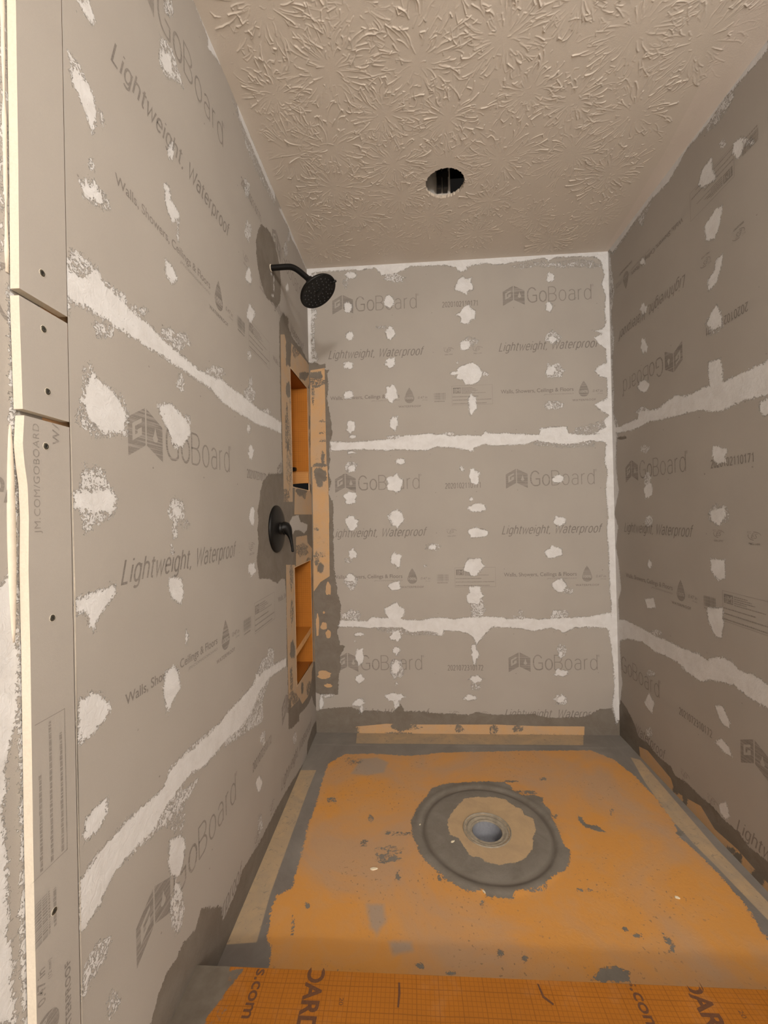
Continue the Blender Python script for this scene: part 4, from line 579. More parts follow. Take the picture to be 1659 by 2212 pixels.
def pan_mat():
    t = NT('shower_pan_surface')
    nA = t.noise(50, 7, .74, 1.0); nB = t.noise(260, 4, .6, .4); nC = t.noise(60, 6, .7, 1.0, off=(4, 1, 0))
    nL = t.noise(2.6, 5, .62, .6, off=(2.4, 3.3, 0)); nM = t.noise(11, 5, .65, .8)
    fine = t.noise(700, 2, .6)
    grey = t.mix(t.rng(nL, .35, .65), (.155, .135, .118), (.245, .225, .20))
    grey = t.mix(t.rng(nM, .35, .7, 0, .5), grey, (.205, .19, .17))
    col = grey
    # pale corner strips
    m_s = sdmask(t, 'str', nA, nB, 1.5, 1, 3.5)
    st = t.mix(t.rng(nM, .3, .7), (.46, .325, .185), (.34, .27, .19))
    st = t.mix(t.rng(nC, .58, .66, 0, .75), st, (.19, .165, .135))
    col = t.mix(t.math('MULTIPLY', m_s, .92), col, st)
    # orange fleece with trodden-in grey film
    m_o = sdmask(t, 'org', nA, nB, 38, 18, 1.0)
    o1 = t.mix(t.rng(nL, .42, .64), (.56, .265, .065), (.44, .275, .155))
    o1 = t.mix(t.rng(nM, .45, .75, 0, .45), o1, (.48, .30, .155))
    hz = t.attr('haz')
    o1 = t.mix(t.math('MULTIPLY', t.math('MULTIPLY_ADD', t.math('ADD', hz, t.math('MULTIPLY', t.math('SUBTRACT', nM, .5), 14)), 1/14, .5, clamp=True), .75), o1, (.30, .27, .235))
    # spatter and scuffs
    sp = t.noise(95, 3, .55, .3, off=(7, 2, 0)); sp2 = t.noise(4.5, 2, .5, off=(1, 9, 0))
    o1 = t.mix(t.math('MULTIPLY', t.rng(sp, .632, .668), t.rng(sp2, .45, .6, 0, .75)), o1, (.20, .135, .085))
    o1 = t.mix(t.rng(nB, .3, .8, 0, .14), o1, (.40, .19, .05))
    col = t.mix(m_o, col, o1)
    m_2 = sdmask(t, 'th2', nC, nB, 32, 16, .9)
    thn = t.mix(t.rng(nM, .3, .7), (.150, .132, .108), (.225, .205, .175))
    thn = t.mix(t.rng(nB, .3, .8, 0, .2), thn, (.11, .095, .08))
    # shade of the groove round the drain, darkened into the mortar colour
    ps = t.n.new('ShaderNodeSeparateXYZ'); t.l.new(t.tc.outputs['Object'], ps.inputs[0])
    dx = t.math('SUBTRACT', ps.outputs[0], .7526); dy = t.math('SUBTRACT', ps.outputs[1], -.6504)
    rr = t.math('SQRT', t.math('ADD', t.math('MULTIPLY', dx, dx), t.math('MULTIPLY', dy, dy)))
    rr = t.math('ADD', rr, t.math('MULTIPLY', t.math('SUBTRACT', nM, .5), .012))
    ring = t.math('SUBTRACT', 1.0, t.math('DIVIDE', t.math('ABSOLUTE', t.math('SUBTRACT', rr, .222)), .013), clamp=True)
    thn = t.mix(t.math('MULTIPLY', ring, .62), thn, (.075, .060, .046))
    col = t.mix(m_2, col, thn)
    m_t = sdmask(t, 'tan', nC, nB, 20, 8, .9)
    tan = t.mix(t.rng(nM, .3, .7), (.47, .335, .19), (.38, .275, .17))
    col = t.mix(m_t, col, tan)
    h = t.math('ADD', t.math('MULTIPLY', m_2, .8), t.math('MULTIPLY', t.math('SUBTRACT', 1.0, m_o), .3))
    nrm = t.bump(fine, .2, .0006); nrm = t.bump(nC, .35, .0025, nrm); nrm = t.bump(h, .6, .0012, nrm)
    return t.out(col, t.rng(nM, .3, .7, .62, .85), nrm, spec=.3)

def grid_mat(name, base, dark, axes=('x', 'y'), pitch=.010, lw=.0011, haz=0.0):
    """orange membrane printed with a fine square grid"""
    t = NT(name)
    ps = t.n.new('ShaderNodeSeparateXYZ'); t.l.new(t.tc.outputs['Object'], ps.inputs[0])
    idx = dict(x=0, y=1, z=2); m = None
    for a in axes:
        c = ps.outputs[idx[a]]
        wob = t.math('MULTIPLY', t.math('SUBTRACT', t.noise(9, 2, .5), .5), .004)
        c = t.math('ADD', c, wob)
        for pt, w_, k_ in ((pitch, lw, .55), (pitch*5, lw*1.25, .8)):
            fr = t.math('FRACT', t.math('DIVIDE', t.math('ADD', c, 10.0), pt))
            d = t.math('MULTIPLY', t.math('MINIMUM', fr, t.math('SUBTRACT', 1.0, fr)), pt)
            li = t.math('MULTIPLY', t.rng(d, w_*.25, w_*.75, 1, 0), k_)
            m = li if m is None else t.math('MAXIMUM', m, li)
    n = t.noise(8, 4, .6); nf = t.noise(600, 2, .6)
    c = t.mix(t.rng(n, .3, .7), base, tuple(x*.86 for x in base))
    c = t.mix(t.rng(nf, .3, .7, 0, .18), c, tuple(x*.6 for x in base))
    c = t.mix(t.math('MULTIPLY', m, .75), c, dark)
    if haz: c = t.mix(t.rng(t.noise(14, 4, .6), .55, .75, 0, haz), c, (.40, .29, .18))
    # mortar smeared over one end
    m_t = sdmask(t, 'thn', t.noise(40, 6, .7, .8), t.noise(230, 4, .6), 8, 4, 1.5)
    c = t.mix(m_t, c, t.mix(t.rng(t.noise(16, 4, .6), .3, .7), (.095, .078, .060), (.155, .132, .105)))
    return t.out(c, .75, t.bump(nf, .3, .0008), spec=.25)

def ceil_mat():
    t = NT('stomped_ceiling_paint')
    n = t.noise(420, 3, .6); n2 = t.noise(2.2, 3, .5)
    m = sdmask(t, 'mud', t.noise(40, 5, .7), t.noise(230, 3, .6), 6, 3, 3)
    c = t.mix(t.rng(n2, .3, .7), (.64, .575, .50), (.665, .60, .525))
    c = t.mix(m, c, (.69, .615, .545))
    return t.out(c, .5, t.bump(n, .35, .0009), spec=.45)

# =====================================================================
# MESH HELPERS
# =====================================================================
ATTRS = ('mud', 'thn', 'org', 'th2', 'haz', 'brd', 'str', 'tan')
FAR = -12.0

def poly_sd(px, py, poly):
    """signed distance (mm, positive inside) of points to a polygon"""
    d2 = np.full(px.shape, 1e18); inside = np.zeros(px.shape, bool)
    n = len(poly)
    for i in range(n):
        x1, y1 = poly[i]; x2, y2 = poly[(i+1) % n]
        ex, ey = x2-x1, y2-y1; L = ex*ex+ey*ey or 1e-9
        tt = np.clip(((px-x1)*ex+(py-y1)*ey)/L, 0, 1)
        d2 = np.minimum(d2, (px-x1-tt*ex)**2+(py-y1-tt*ey)**2)
        if y1 != y2:
            c = ((y1 > py) != (y2 > py)) & (px < (x2-x1)*(py-y1)/(y2-y1)+x1)
            inside ^= c
    d = np.sqrt(d2)
    return np.where(inside, d, -d)

def fields(us, vs, feats):
    """attribute grids (len(vs), len(us)) from the list of shapes; us, vs in metres"""
    U, V = np.meshgrid(us*1000, vs*1000)
    out = {}
    for at, cap, poly in feats:
        if at not in out: out[at] = np.full(U.shape, FAR)
        xs = [a[0] for a in poly]; ys = [a[1] for a in poly]
        i0, i1 = np.searchsorted(us*1000, [min(xs)-13, max(xs)+13]); j0, j1 = np.searchsorted(vs*1000, [min(ys)-13, max(ys)+13])
        if i1 <= i0 or j1 <= j0: continue
        sl = (slice(j0, j1), slice(i0, i1))
        d = np.clip(poly_sd(U[sl], V[sl], poly), FAR, cap)
        out[at][sl] = np.maximum(out[at][sl], d)
    return out

def sample(us, vs, g, u, v):
    iu = np.clip(np.searchsorted(us, u)-1, 0, len(us)-2); iv = np.clip(np.searchsorted(vs, v)-1, 0, len(vs)-2)
    fu = np.clip((u-us[iu])/(us[iu+1]-us[iu]), 0, 1); fv = np.clip((v-vs[iv])/(vs[iv+1]-vs[iv]), 0, 1)
    return (g[iv, iu]*(1-fu)*(1-fv)+g[iv, iu+1]*fu*(1-fv)+g[iv+1, iu]*(1-fu)*fv+g[iv+1, iu+1]*fu*fv)

def link(name, me, parent=None, mats=()):
    for m in mats: me.materials.append(m)
    o = bpy.data.objects.new(name, me); COL.objects.link(o)
    if parent: o.parent = parent; o.matrix_parent_inverse = Matrix()
    return o
def tag(o, label, cat, group=None):
    o['label'] = label; o['category'] = cat
    if group: o['group'] = group
    return o
def struct(o): o['kind'] = 'structure'; return o
def thing(name, label, cat, loc=(0, 0, 0), group=None):
    o = bpy.data.objects.new(name, None); COL.objects.link(o); o.location = loc; o.empty_display_size = .05
    return tag(o, label, cat, group)

def surface(name, us, vs, to3, feats, extra=None, hole=None, mats=(), flip=False, disp=None):
    """one mesh: fine grid of a wall or floor with its shape fields, plus the printed faces"""
    us = np.asarray(us, float); vs = np.asarray(vs, float)
    F = fields(us, vs, feats)
    U, V = np.meshgrid(us, vs)
    D = disp(U, V) if disp else np.zeros(U.shape)
    P = to3(U.ravel(), V.ravel(), D.ravel())
    nu, nv = len(us), len(vs)
    I = np.arange(nu*nv).reshape(nv, nu)
    q = np.stack([I[:-1, :-1], I[:-1, 1:], I[1:, 1:], I[1:, :-1]], -1).reshape(-1, 4)
    if hole is not None:
        cu = (U[:-1, :-1]+U[1:, 1:]).ravel()/2; cv = (V[:-1, :-1]+V[1:, 1:]).ravel()/2
        q = q[~hole(cu, cv)]
    if flip: q = q[:, ::-1]
    verts = [P]; loops = [q.ravel()]; tot = [np.full(len(q), 4)]; mi = [np.zeros(len(q), int)]
    av = {a: [F[a].ravel()] for a in F}
    base = nu*nv
    if extra:
        for (uv, tris, m, off) in extra:
            uv = np.asarray(uv, float); tris = np.asarray(tris, int)
            if not len(tris): continue
            c = uv[tris].mean(1)
            keep = (c[:, 0] > us[0]+.0004) & (c[:, 0] < us[-1]-.001) & (c[:, 1] > vs[0]+.001) & (c[:, 1] < vs[-1]-.001)
            if hole is not None: keep &= ~hole(c[:, 0], c[:, 1])
            tris = tris[keep]
            if len(tris):
                a_, b_, c_ = uv[tris[:, 0]], uv[tris[:, 1]], uv[tris[:, 2]]
                ar = (b_[:, 0]-a_[:, 0])*(c_[:, 1]-a_[:, 1])-(b_[:, 1]-a_[:, 1])*(c_[:, 0]-a_[:, 0])
                tris = np.where((ar < 0)[:, None], tris[:, ::-1], tris)[np.abs(ar) > 1e-12]
            if not len(tris): continue
            verts.append(to3(uv[:, 0], uv[:, 1], np.full(len(uv), off)))
            tr = tris+base
            if flip: tr = tr[:, ::-1]
            loops.append(tr.ravel()); tot.append(np.full(len(tris), 3)); mi.append(np.full(len(tris), m))
            for a in F: av[a].append(sample(us, vs, F[a], uv[:, 0], uv[:, 1]))
            base += len(uv)
    P = np.concatenate(verts); L = np.concatenate(loops); T = np.concatenate(tot); Mi = np.concatenate(mi)
    me = bpy.data.meshes.new(name)
    me.vertices.add(len(P)); me.vertices.foreach_set('co', P.ravel().astype(np.float32))
    me.loops.add(len(L)); me.loops.foreach_set('vertex_index', L.astype(np.int32))
    me.polygons.add(len(T)); st = np.concatenate([[0], np.cumsum(T)[:-1]])
    me.polygons.foreach_set('loop_start', st.astype(np.int32))
    me.polygons.foreach_set('material_index', Mi.astype(np.int32))
    sf = me.attributes.new('sharp_face', 'BOOLEAN', 'FACE'); sf.data.foreach_set('value', T == 3)
    me.update(calc_edges=True)
    for a in ATTRS:
        at = me.attributes.new(a, 'FLOAT', 'POINT')
        at.data.foreach_set('value', (np.concatenate(av[a]) if a in av else np.full(len(P), FAR)).astype(np.float32))
    me.validate()
    o = link(name, me, mats=mats)
    return o

def mesh_from(bm, name):
    me = bpy.data.meshes.new(name); bm.normal_update(); bm.to_mesh(me); bm.free(); return me
def box(bm, x0, x1, y0, y1, z0, z1, mi=0):
    v = [bm.verts.new(c) for c in ((x0,y0,z0),(x1,y0,z0),(x1,y1,z0),(x0,y1,z0),(x0,y0,z1),(x1,y0,z1),(x1,y1,z1),(x0,y1,z1))]
    for f in ((0,3,2,1),(4,5,6,7),(0,1,5,4),(1,2,6,5),(2,3,7,6),(3,0,4,7)):
        bm.faces.new([v[i] for i in f]).material_index = mi
def frame_of(d):
    d = Vector(d).normalized(); a = Vector((0, 0, 1)) if abs(d.z) < .9 else Vector((1, 0, 0))
    x = d.cross(a).normalized(); return x, d.cross(x).normalized(), d
def lathe(bm, origin, axis, prof, seg=48, smooth=True, closed=False):
    """prof = [(radius, height along axis)]"""
    x, y, d = frame_of(axis); o = Vector(origin); rings = []
    for r, h in prof:
        if r < 1e-6: rings.append([bm.verts.new(o+d*h)])
        else: rings.append([bm.verts.new(o+d*h+x*(r*math.cos(2*math.pi*i/seg))+y*(r*math.sin(2*math.pi*i/seg))) for i in range(seg)])
    pairs = list(zip(rings, rings[1:]))
    for a, b in pairs:
        for i in range(seg):
            j = (i+1) % seg
            if len(a) == 1: f = [a[0], b[j], b[i]]
            elif len(b) == 1: f = [a[i], a[j], b[0]]
            else: f = [a[i], a[j], b[j], b[i]]
            try: bm.faces.new(f).smooth = smooth
            except ValueError: pass
def tube(bm, pts, rad, seg=20, sy=1.0):
    """swept round bar through pts with a radius per point, capped"""
    pts = [Vector(p) for p in pts]; n = len(pts)
    if isinstance(rad, (int, float)): rad = [rad]*n
    ref = Vector((0, 1, 0)); prev = None; rings = []
    for i, p in enumerate(pts):
        d = (pts[min(i+1, n-1)]-pts[max(i-1, 0)]).normalized()
        x = ref-d*ref.dot(d); x.normalize(); y = d.cross(x)
        rings.append([bm.verts.new(p+x*(rad[i]*sy*math.cos(2*math.pi*k/seg))+y*(rad[i]*math.sin(2*math.pi*k/seg))) for k in range(seg)])
    for a, b in zip(rings, rings[1:]):
        for k in range(seg):
            j = (k+1) % seg; bm.faces.new([a[k], a[j], b[j], b[k]]).smooth = True
    bm.faces.new(rings[0][::-1]); bm.faces.new(rings[-1])
def smooth_path(ctrl, n=8):
    out = []
    c = [ctrl[0]]+list(ctrl)+[ctrl[-1]]
    for i in range(1, len(c)-2):
        for k in range(n):
            t = k/n; p0, p1, p2, p3 = (np.array(c[i+j], float) for j in (-1, 0, 1, 2))
            out.append(tuple(.5*((2*p1)+(-p0+p2)*t+(2*p0-5*p1+4*p2-p3)*t*t+(-p0+3*p1-3*p2+p3)*t**3)))
    out.append(tuple(np.array(ctrl[-1], float))); return out

# =====================================================================
# THE PRINT ON THE BOARDS
# =====================================================================
_tc = {}
def text2d(s, shear=0.0, offset=0.0, space=1.0):
    key = (s, shear, offset, space)
    if key in _tc: return _tc[key]
    cu = bpy.data.curves.new('t', 'FONT'); cu.body = s; cu.shear = shear; cu.offset = offset
    cu.resolution_u = 4; cu.space_character = space; cu.fill_mode = 'FRONT'
    ob = bpy.data.objects.new('t', cu); COL.objects.link(ob)
    bpy.context.view_layer.update()
    me = bpy.data.meshes.new_from_object(ob.evaluated_get(bpy.context.evaluated_depsgraph_get()))
    me.calc_loop_triangles()
    v = np.array([(a.co.x, a.co.y) for a in me.vertices]) if len(me.vertices) else np.zeros((0, 2))
    t = np.array([tuple(a.vertices) for a in me.loop_triangles]).reshape(-1, 3)
    bpy.data.objects.remove(ob); bpy.data.curves.remove(cu); bpy.data.meshes.remove(me)
    if len(v): v[:, 0] -= v[:, 0].min()
    _tc[key] = (v, t); return v, t
CAPH = None
def put_text(L, s, x, y, w, h, m=1, shear=0.0, offset=0.0, space=1.0, off=.0003):
    """text with its left edge at x, baseline y, total width w and capital height h"""
    global CAPH
    if CAPH is None: CAPH = text2d('H')[0][:, 1].max()
    v, t = text2d(s, shear, offset, space); v = v.copy()
    if not len(v): return
    v[:, 0] *= w/max(v[:, 0].max(), 1e-6); v[:, 1] *= h/CAPH
    v += (x, y); L.append((v, t, m, off))
def _arc(cx, cy, rx, ry, a0, a1, n=10):
    return [(cx+rx*math.cos(math.radians(a0+(a1-a0)*k/n)), cy+ry*math.sin(math.radians(a0+(a1-a0)*k/n))) for k in range(n+1)]
def _oval(x0, x1, y0, y1, k=.62, a0=0, a1=360):
    """closed or open stadium-like outline"""
    cx, rx = (x0+x1)/2, (x1-x0)/2; ry = min((y1-y0)/2, rx/k*.95); p = []
    for q in range(37):
        a = a0+(a1-a0)*q/36; s_ = math.sin(math.radians(a)); yc = (y1-ry) if s_ > 1e-9 else ((y0+ry) if s_ < -1e-9 else (y1-ry if q < 18 else y0+ry))
        p.append((cx+rx*math.cos(math.radians(a)), yc+ry*s_))
    if a1-a0 == 360: p.append(p[0])
    return p
XH = .735
GL = {   # narrow single-weight letters: (advance, list of pen paths), capital height 1
 'G': (.74, [_oval(.08, .66, 0, 1, a0=32, a1=270)+[(.40, 0), (.50, 0), (.62, .05), (.66, .10), (.66, .46), (.40, .46)]]),
 'o': (.60, [_oval(.08, .52, 0, XH)]),
 'B': (.68, [[(.10, 0), (.10, 1), (.36, 1)]+_arc(.36, .76, .22, .24, 90, -90)+[(.10, .52)], [(.34, .52)]+_arc(.36, .26, .25, .26, 90, -90)+[(.10, 0)]]),
 'a': (.57, [[(.10, .62)]+_arc(.28, .55, .18, .185, 140, 90, 4)+_arc(.28, .53, .19, .205, 90, 0, 6)+[(.47, 0)], [(.47, .43), (.30, .43)]+_arc(.25, .215, .17, .215, 100, 270, 12)+[(.33, 0), (.42, .05), (.47, .14)]]),
 'r': (.38, [[(.10, 0), (.10, XH)], [(.10, .52)]+_arc(.28, .53, .18, .205, 170, 80, 6)]),
 'd': (.61, [[(.51, 0), (.51, 1.03)], _oval(.08, .51, 0, XH)]),
 'L': (.52, [[(.10, 1), (.10, 0), (.48, 0)]]),
 'i': (.22, [[(.11, 0), (.11, XH)], [(.11, .93), (.11, 1.02)]]),
 'g': (.60, [_oval(.08, .50, 0, XH), [(.50, XH), (.50, -.10)]+_arc(.30, -.10, .20, .17, 0, -140, 8)]),
 'h': (.60, [[(.10, 0), (.10, 1.03)], [(.10, .50)]+_arc(.30, .52, .20, .215, 170, 0, 10)+[(.50, 0)]]),
 't': (.38, [[(.16, .93), (.16, .14)]+_arc(.27, .12, .11, .12, 180, 285, 6), [(.03, XH), (.33, XH)]]),
 'w': (.80, [[(.05, XH), (.22, 0), (.40, .66), (.58, 0), (.75, XH)]]),
 'e': (.58, [[(.09, .39), (.51, .39)]+_oval(.08, .51, 0, XH, a0=0, a1=318)[1:]]),
 ',': (.24, [[(.13, .06), (.13, 0), (.07, -.14)]]),
 'W': (1.0, [[(.05, 1), (.27, 0), (.50, .92), (.73, 0), (.95, 1)]]),
 'p': (.61, [[(.10, -.27), (.10, XH)], _oval(.10, .53, 0, XH)]),
 'f': (.36, [[(.15, 0), (.15, .84)]+_arc(.28, .86, .13, .15, 180, 80, 6), [(.02, XH), (.32, XH)]]),
 ' ': (.34, []),
 '0': (.62, [_oval(.08, .54, 0, 1)]),
 '1': (.62, [[(.14, .80), (.36, 1), (.36, 0)]]),
 '2': (.62, [_arc(.31, .74, .22, .26, 165, -25, 10)+[(.09, 0), (.55, 0)]]),
 '3': (.62, [_arc(.30, .76, .20, .24, 150, -90, 10)+_arc(.30, .27, .23, .27, 80, -150, 12)]),
 '7': (.62, [[(.07, 1), (.55, 1), (.22, 0)]]),
}
def put_pen(L, s, x, y, w, h, m=1, thick=.1, shear=0.0, gap=.04, off=.0003):
    """lettering of even pen width: left edge x, baseline y, width w, capital height h, pen width as a share of h"""
    pos = 0; paths = []
    for ch in s:
        adv, ps = GL[ch]
        for p in ps: paths.append([(pos+a, b) for a, b in p])
        pos += adv+gap
    xs = [a for p in paths for a, b in p]; x0, x1 = min(xs)-thick/2, max(xs)+thick/2; k = w/((x1-x0)+shear)
    for ip, p in enumerate(paths):
        V = []; T = []
        q = [((a-x0)*k, b*h) for a, b in p]; q = [q[0]]+[b for a, b in zip(q, q[1:]) if math.hypot(b[0]-a[0], b[1]-a[1]) > 1e-6]
        n = len(q); t = thick*h/2; closed = math.hypot(q[0][0]-q[-1][0], q[0][1]-q[-1][1]) < 1e-5; base = len(V)
        for i in range(n):
            a = q[i-1] if i else (q[-2] if closed else None); b = q[i+1] if i < n-1 else (q[1] if closed else None)
            d1 = np.array(q[i])-np.array(a) if a is not None else None; d2 = np.array(b)-np.array(q[i]) if b is not None else None
            if d1 is None: d1 = d2
            if d2 is None: d2 = d1
            d1 = d1/np.linalg.norm(d1); d2 = d2/np.linalg.norm(d2); nn = np.array((-(d1+d2)[1], (d1+d2)[0])); l = np.linalg.norm(nn)
            nn = nn/l if l > 1e-6 else np.array((-d1[1], d1[0])); c = max(.45, float(nn@np.array((-d1[1], d1[0]))))
            o = nn*t/c; V += [(q[i][0]+o[0], q[i][1]+o[1]), (q[i][0]-o[0], q[i][1]-o[1])]
        for i in range(n-1):
            a = base+2*i; T += [(a, a+1, a+3), (a, a+3, a+2)]
        V = np.array(V); V[:, 0] += shear*k*V[:, 1]/h; V += (x, y)
        L.append((V, np.array(T), m, off+.00007*(ip % 3)))
def put_poly(L, pts, m=1, off=.0003, sub=.012):
    bm = bmesh.new(); f = bm.faces.new([bm.verts.new((a[0], a[1], 0)) for a in pts])
    bmesh.ops.triangulate(bm, faces=[f])
    for _ in range(3):
        e = [e for e in bm.edges if e.calc_length() > sub]
        if not e: break
        bmesh.ops.subdivide_edges(bm, edges=e, cuts=1)
        bmesh.ops.triangulate(bm, faces=bm.faces[:])
    bm.verts.index_update()
    L.append((np.array([(v.co.x, v.co.y) for v in bm.verts]), np.array([[v.index for v in f.verts] for f in bm.faces]), m, off)); bm.free()
def put_rect(L, x0, y0, x1, y1, m=1, off=.0003): put_poly(L, [(x0,y0),(x1,y0),(x1,y1),(x0,y1)], m, off)
def put_frame(L, x0, y0, x1, y1, t=.0011, m=1):
    put_rect(L, x0, y0, x1, y0+t, m); put_rect(L, x0, y1-t, x1, y1, m); put_rect(L, x0, y0, x0+t, y1, m); put_rect(L, x1-t, y0, x1, y1, m)
def put_arc(L, cx, cy, rx, ry, a0, a1, t, m=1, n=14):
    A = np.linspace(math.radians(a0), math.radians(a1), n)
    o = [(cx+rx*math.cos(a), cy+ry*math.sin(a)) for a in A]; i = [(cx+(rx-t)*math.cos(a), cy+(ry-t)*math.sin(a)) for a in A]
    v = np.array(o+i); tr = []
    for k in range(n-1): tr += [(k, k+1, n+k+1), (k, n+k+1, n+k)]
    L.append((v, np.array(tr), m, .0003))
def microline(L, x0, x1, y, h, rnd, m=1):
    x = x0
    while x < x1:
        w = rnd.uniform(.003, .009); put_rect(L, x, y, min(x+w, x1), y+h*rnd.uniform(.75, 1), m); x += w+rnd.uniform(.0008, .0016)

def board_print(number, seed=1):
    """one repeat of the print, origin at the lower left of the folded mark"""
    rnd = random.Random(seed); L = []; B = 0; HI = .0006
    put_poly(L, [(0,0),(.051,.027),(.051,.099),(0,.071)], 2)
    put_poly(L, [(.0555,.099),(.108,.072),(.108,.001),(.0555,.027)], 2)
    for q in ([(.012,.054),(.040,.069),(.040,.077),(.012,.062)], [(.012,.030),(.020,.0343),(.020,.0583),(.012,.054)], [(.020,.0343),(.040,.045),(.040,.053),(.020,.0423)],
              [(.033,.0493),(.040,.053),(.040,.060),(.033,.0563)], [(.027,.0460),(.033,.0493),(.033,.0563),(.027,.0530)]): put_poly(L, q, B, HI)      # folded G
    dr = [(.083+.0085*math.cos(a)*(1 if math.sin(a) < .3 else .7), .046+.0085*math.sin(a)) for a in np.linspace(-math.pi*1.15, math.pi*.15, 12)]+[(.083, .068)]
    put_poly(L, dr, B, HI)
    put_pen(L, 'Go', .120, .012, .098, .072, 2, .085)
    put_pen(L, 'Board', .224, .012, .211, .072, 1, .062)
    put_text(L, '®', .436, .075, .010, .011, 1)
    put_pen(L, number, .564, .009, .178, .0255, 3, .13, 0, .10)
    put_pen(L, 'Lightweight, Waterproof', -.026, -.228, .496, .041, 3, .115, .30, .05)
    for cx, s in ((.592, 'ESR-3797'), (.737, 'PMG-1499')):
        put_arc(L, cx+.001, -.2105, .0255, .0135, 15, 100, .0025); put_arc(L, cx+.001, -.2105, .0255, .0135, 160, 262, .0025)
        put_text(L, 'ES', cx-.013, -.2175, .026, .0145, 1, .35, .006)
        put_text(L, 'ICC', cx-.026, -.203, .014, .0065, 1, 0, .0)
        put_text(L, s, cx-.021, -.2365, .041, .006, 1, 0, .02)
    put_text(L, 'Walls, Showers, Ceilings & Floors', -.021, -.442, .358, .0185, 3, 0, .012)
    put_text(L, 'JM.COM/GOBOARD', .19, -.458, .147, .006, 1, .2)
    cx, cy, R = .387, -.449, .0245
    dp = [(cx+R*math.cos(a), cy+R*math.sin(a)) for a in np.linspace(math.radians(155), math.radians(385), 18)]
    dp += [(cx+.0155, cy+.031), (cx+.0075, cy+.045), (cx, cy+.056), (cx-.0075, cy+.045), (cx-.0155, cy+.031)]
    put_poly(L, dp, 2)
    put_text(L, '100%', cx-.020, cy-.004, .040, .012, 0, 0, .02, off=HI)
    put_text(L, 'WATERPROOF', .330, -.494, .114, .0095, 3, 0, .02, 1.15)
    put_text(L, '0.47 in', .430, -.452, .048, .012, 1, .25, .01)
    put_text(L, '(12 mm)', .452, -.462, .026, .005, 1, .2, .01)
    x = .512
    while x < .570:
        w = rnd.choice((.0009, .0016, .0025)); put_rect(L, x, -.462, min(x+w, .571), -.427, 1); x += w+rnd.choice((.0010, .0016, .0022))
    for yy in (-.4385, -.4495, -.459): put_rect(L, .511, yy, .572, yy+.0016, 0, HI)
    microline(L, .514, .566, -.472, .005, rnd)
    put_frame(L, .602, -.493, .806, -.394, .0011)
    put_rect(L, .609, -.4325, .6475, -.4035, 2); put_text(L, 'JM', .6125, -.4285, .031, .021, 0, 0, 0, off=HI)
    for k in range(5): microline(L, .652, .652+(.054, .07, .082, .05, .12)[k], -.408-.0066*k, .0036, rnd)
    for yy, xa, xb in ((-.452, .606, .735), (-.469, .606, .800), (-.487, .606, .775)): microline(L, xa, xb, yy, .0046, rnd)
    return L

def place(L, ox, oy, mode=0):
    """mode 0 upright, 180 upside down, 90 reading upwards"""
    out = []
    for v, t, m, off in L:
        if mode == 180: w = np.stack([ox-v[:, 0], oy-v[:, 1]], 1)
        elif mode == 90: w = np.stack([ox-v[:, 1], oy+v[:, 0]], 1)
        else: w = np.stack([ox+v[:, 0], oy+v[:, 1]], 1)
        out.append((w, t, m, off))
    return out
def clip_rows(L, v0, v1):
    out = []
    for v, t, m, off in L:
        if not len(t): continue
        c = v[t].mean(1)[:, 1]; out.append((v, t[(c > v0) & (c < v1)], m, off))
    return out
REP = .868
P_A = board_print('2020102110171', 1); P_B = board_print('2021072310172', 2)
def dots(w):
    L = []
    for ww, a, b in DOTS:
        if ww == w: put_poly(L, [(a/1000+.0024*math.cos(k), b/1000+.0021*math.sin(k)) for k in np.linspace(0, 2*math.pi, 7)[:-1]], 2)
    return L
def lin(a, b, step): return np.linspace(a, b, int(round((b-a)/step))+1)

# =====================================================================
# WALLS OF THE SHOWER
# =====================================================================
S1, S2 = .5697, 1.4841
ex = []
for dx in (.128, .996):
    ex += clip_rows(place(P_A, dx+.002, 2.158), S2, H) + clip_rows(place(P_A, dx-.004, 1.236), S1, S2)
    ex += clip_rows(place(P_B, dx-.012, .314), 0, S1)
struct(surface('wall_back', lin(0, W, .004), lin(0, H, .004), lambda u, v, d: np.stack([u, -d, v], -1), FEATURES['B'], ex+dots('B'), mats=WALL_MATS, flip=False))

NY0, NY1 = -.352, -.048             # niche openings
NU, NL = (1.250, 1.768), (.384, .897)
def niche_hole(u, v): return (u > NY0) & (u < NY1) & (((v > NU[0]) & (v < NU[1])) | ((v > NL[0]) & (v < NL[1])))
ARM_Y, ARM_Z = -.596, 2.063
ex = []
for dx in (-1.436, -1.436+REP):
    ex += clip_rows(place(P_A, dx, 2.160), S2, H) + clip_rows(place(P_B, dx, 1.238), S1, S2)
    ex += clip_rows(place(P_B, dx-.004, .318), 0, S1)
YL = -1.568
put_poly(ex, [(YL+.0013, .36), (YL+.0022, .36), (YL+.0026, .55), (YL+.0018, .75), (YL+.0032, .93), (YL+.0042, 1.02), (YL+.0030, 1.12), (YL+.0022, 1.25), (YL+.0013, 1.30)], 4, .0004, .05)
us = np.unique(np.concatenate([lin(YL, NY0, .004), lin(NY0, NY1, .004), lin(NY1, 0, .004)]))
vs = np.unique(np.concatenate([lin(0, NL[0], .004), lin(NL[0], NL[1], .004), lin(NL[1], NU[0], .004), lin(NU[0], NU[1], .004), lin(NU[1], H, .004)]))
struct(surface('wall_left', us, vs, lambda u, v, d: np.stack([d, u, v], -1), FEATURES['L'], ex+dots('L'), hole=niche_hole, mats=WALL_MATS+[simple('board_foam_edge', (.60, .54, .45), .75)], flip=True))

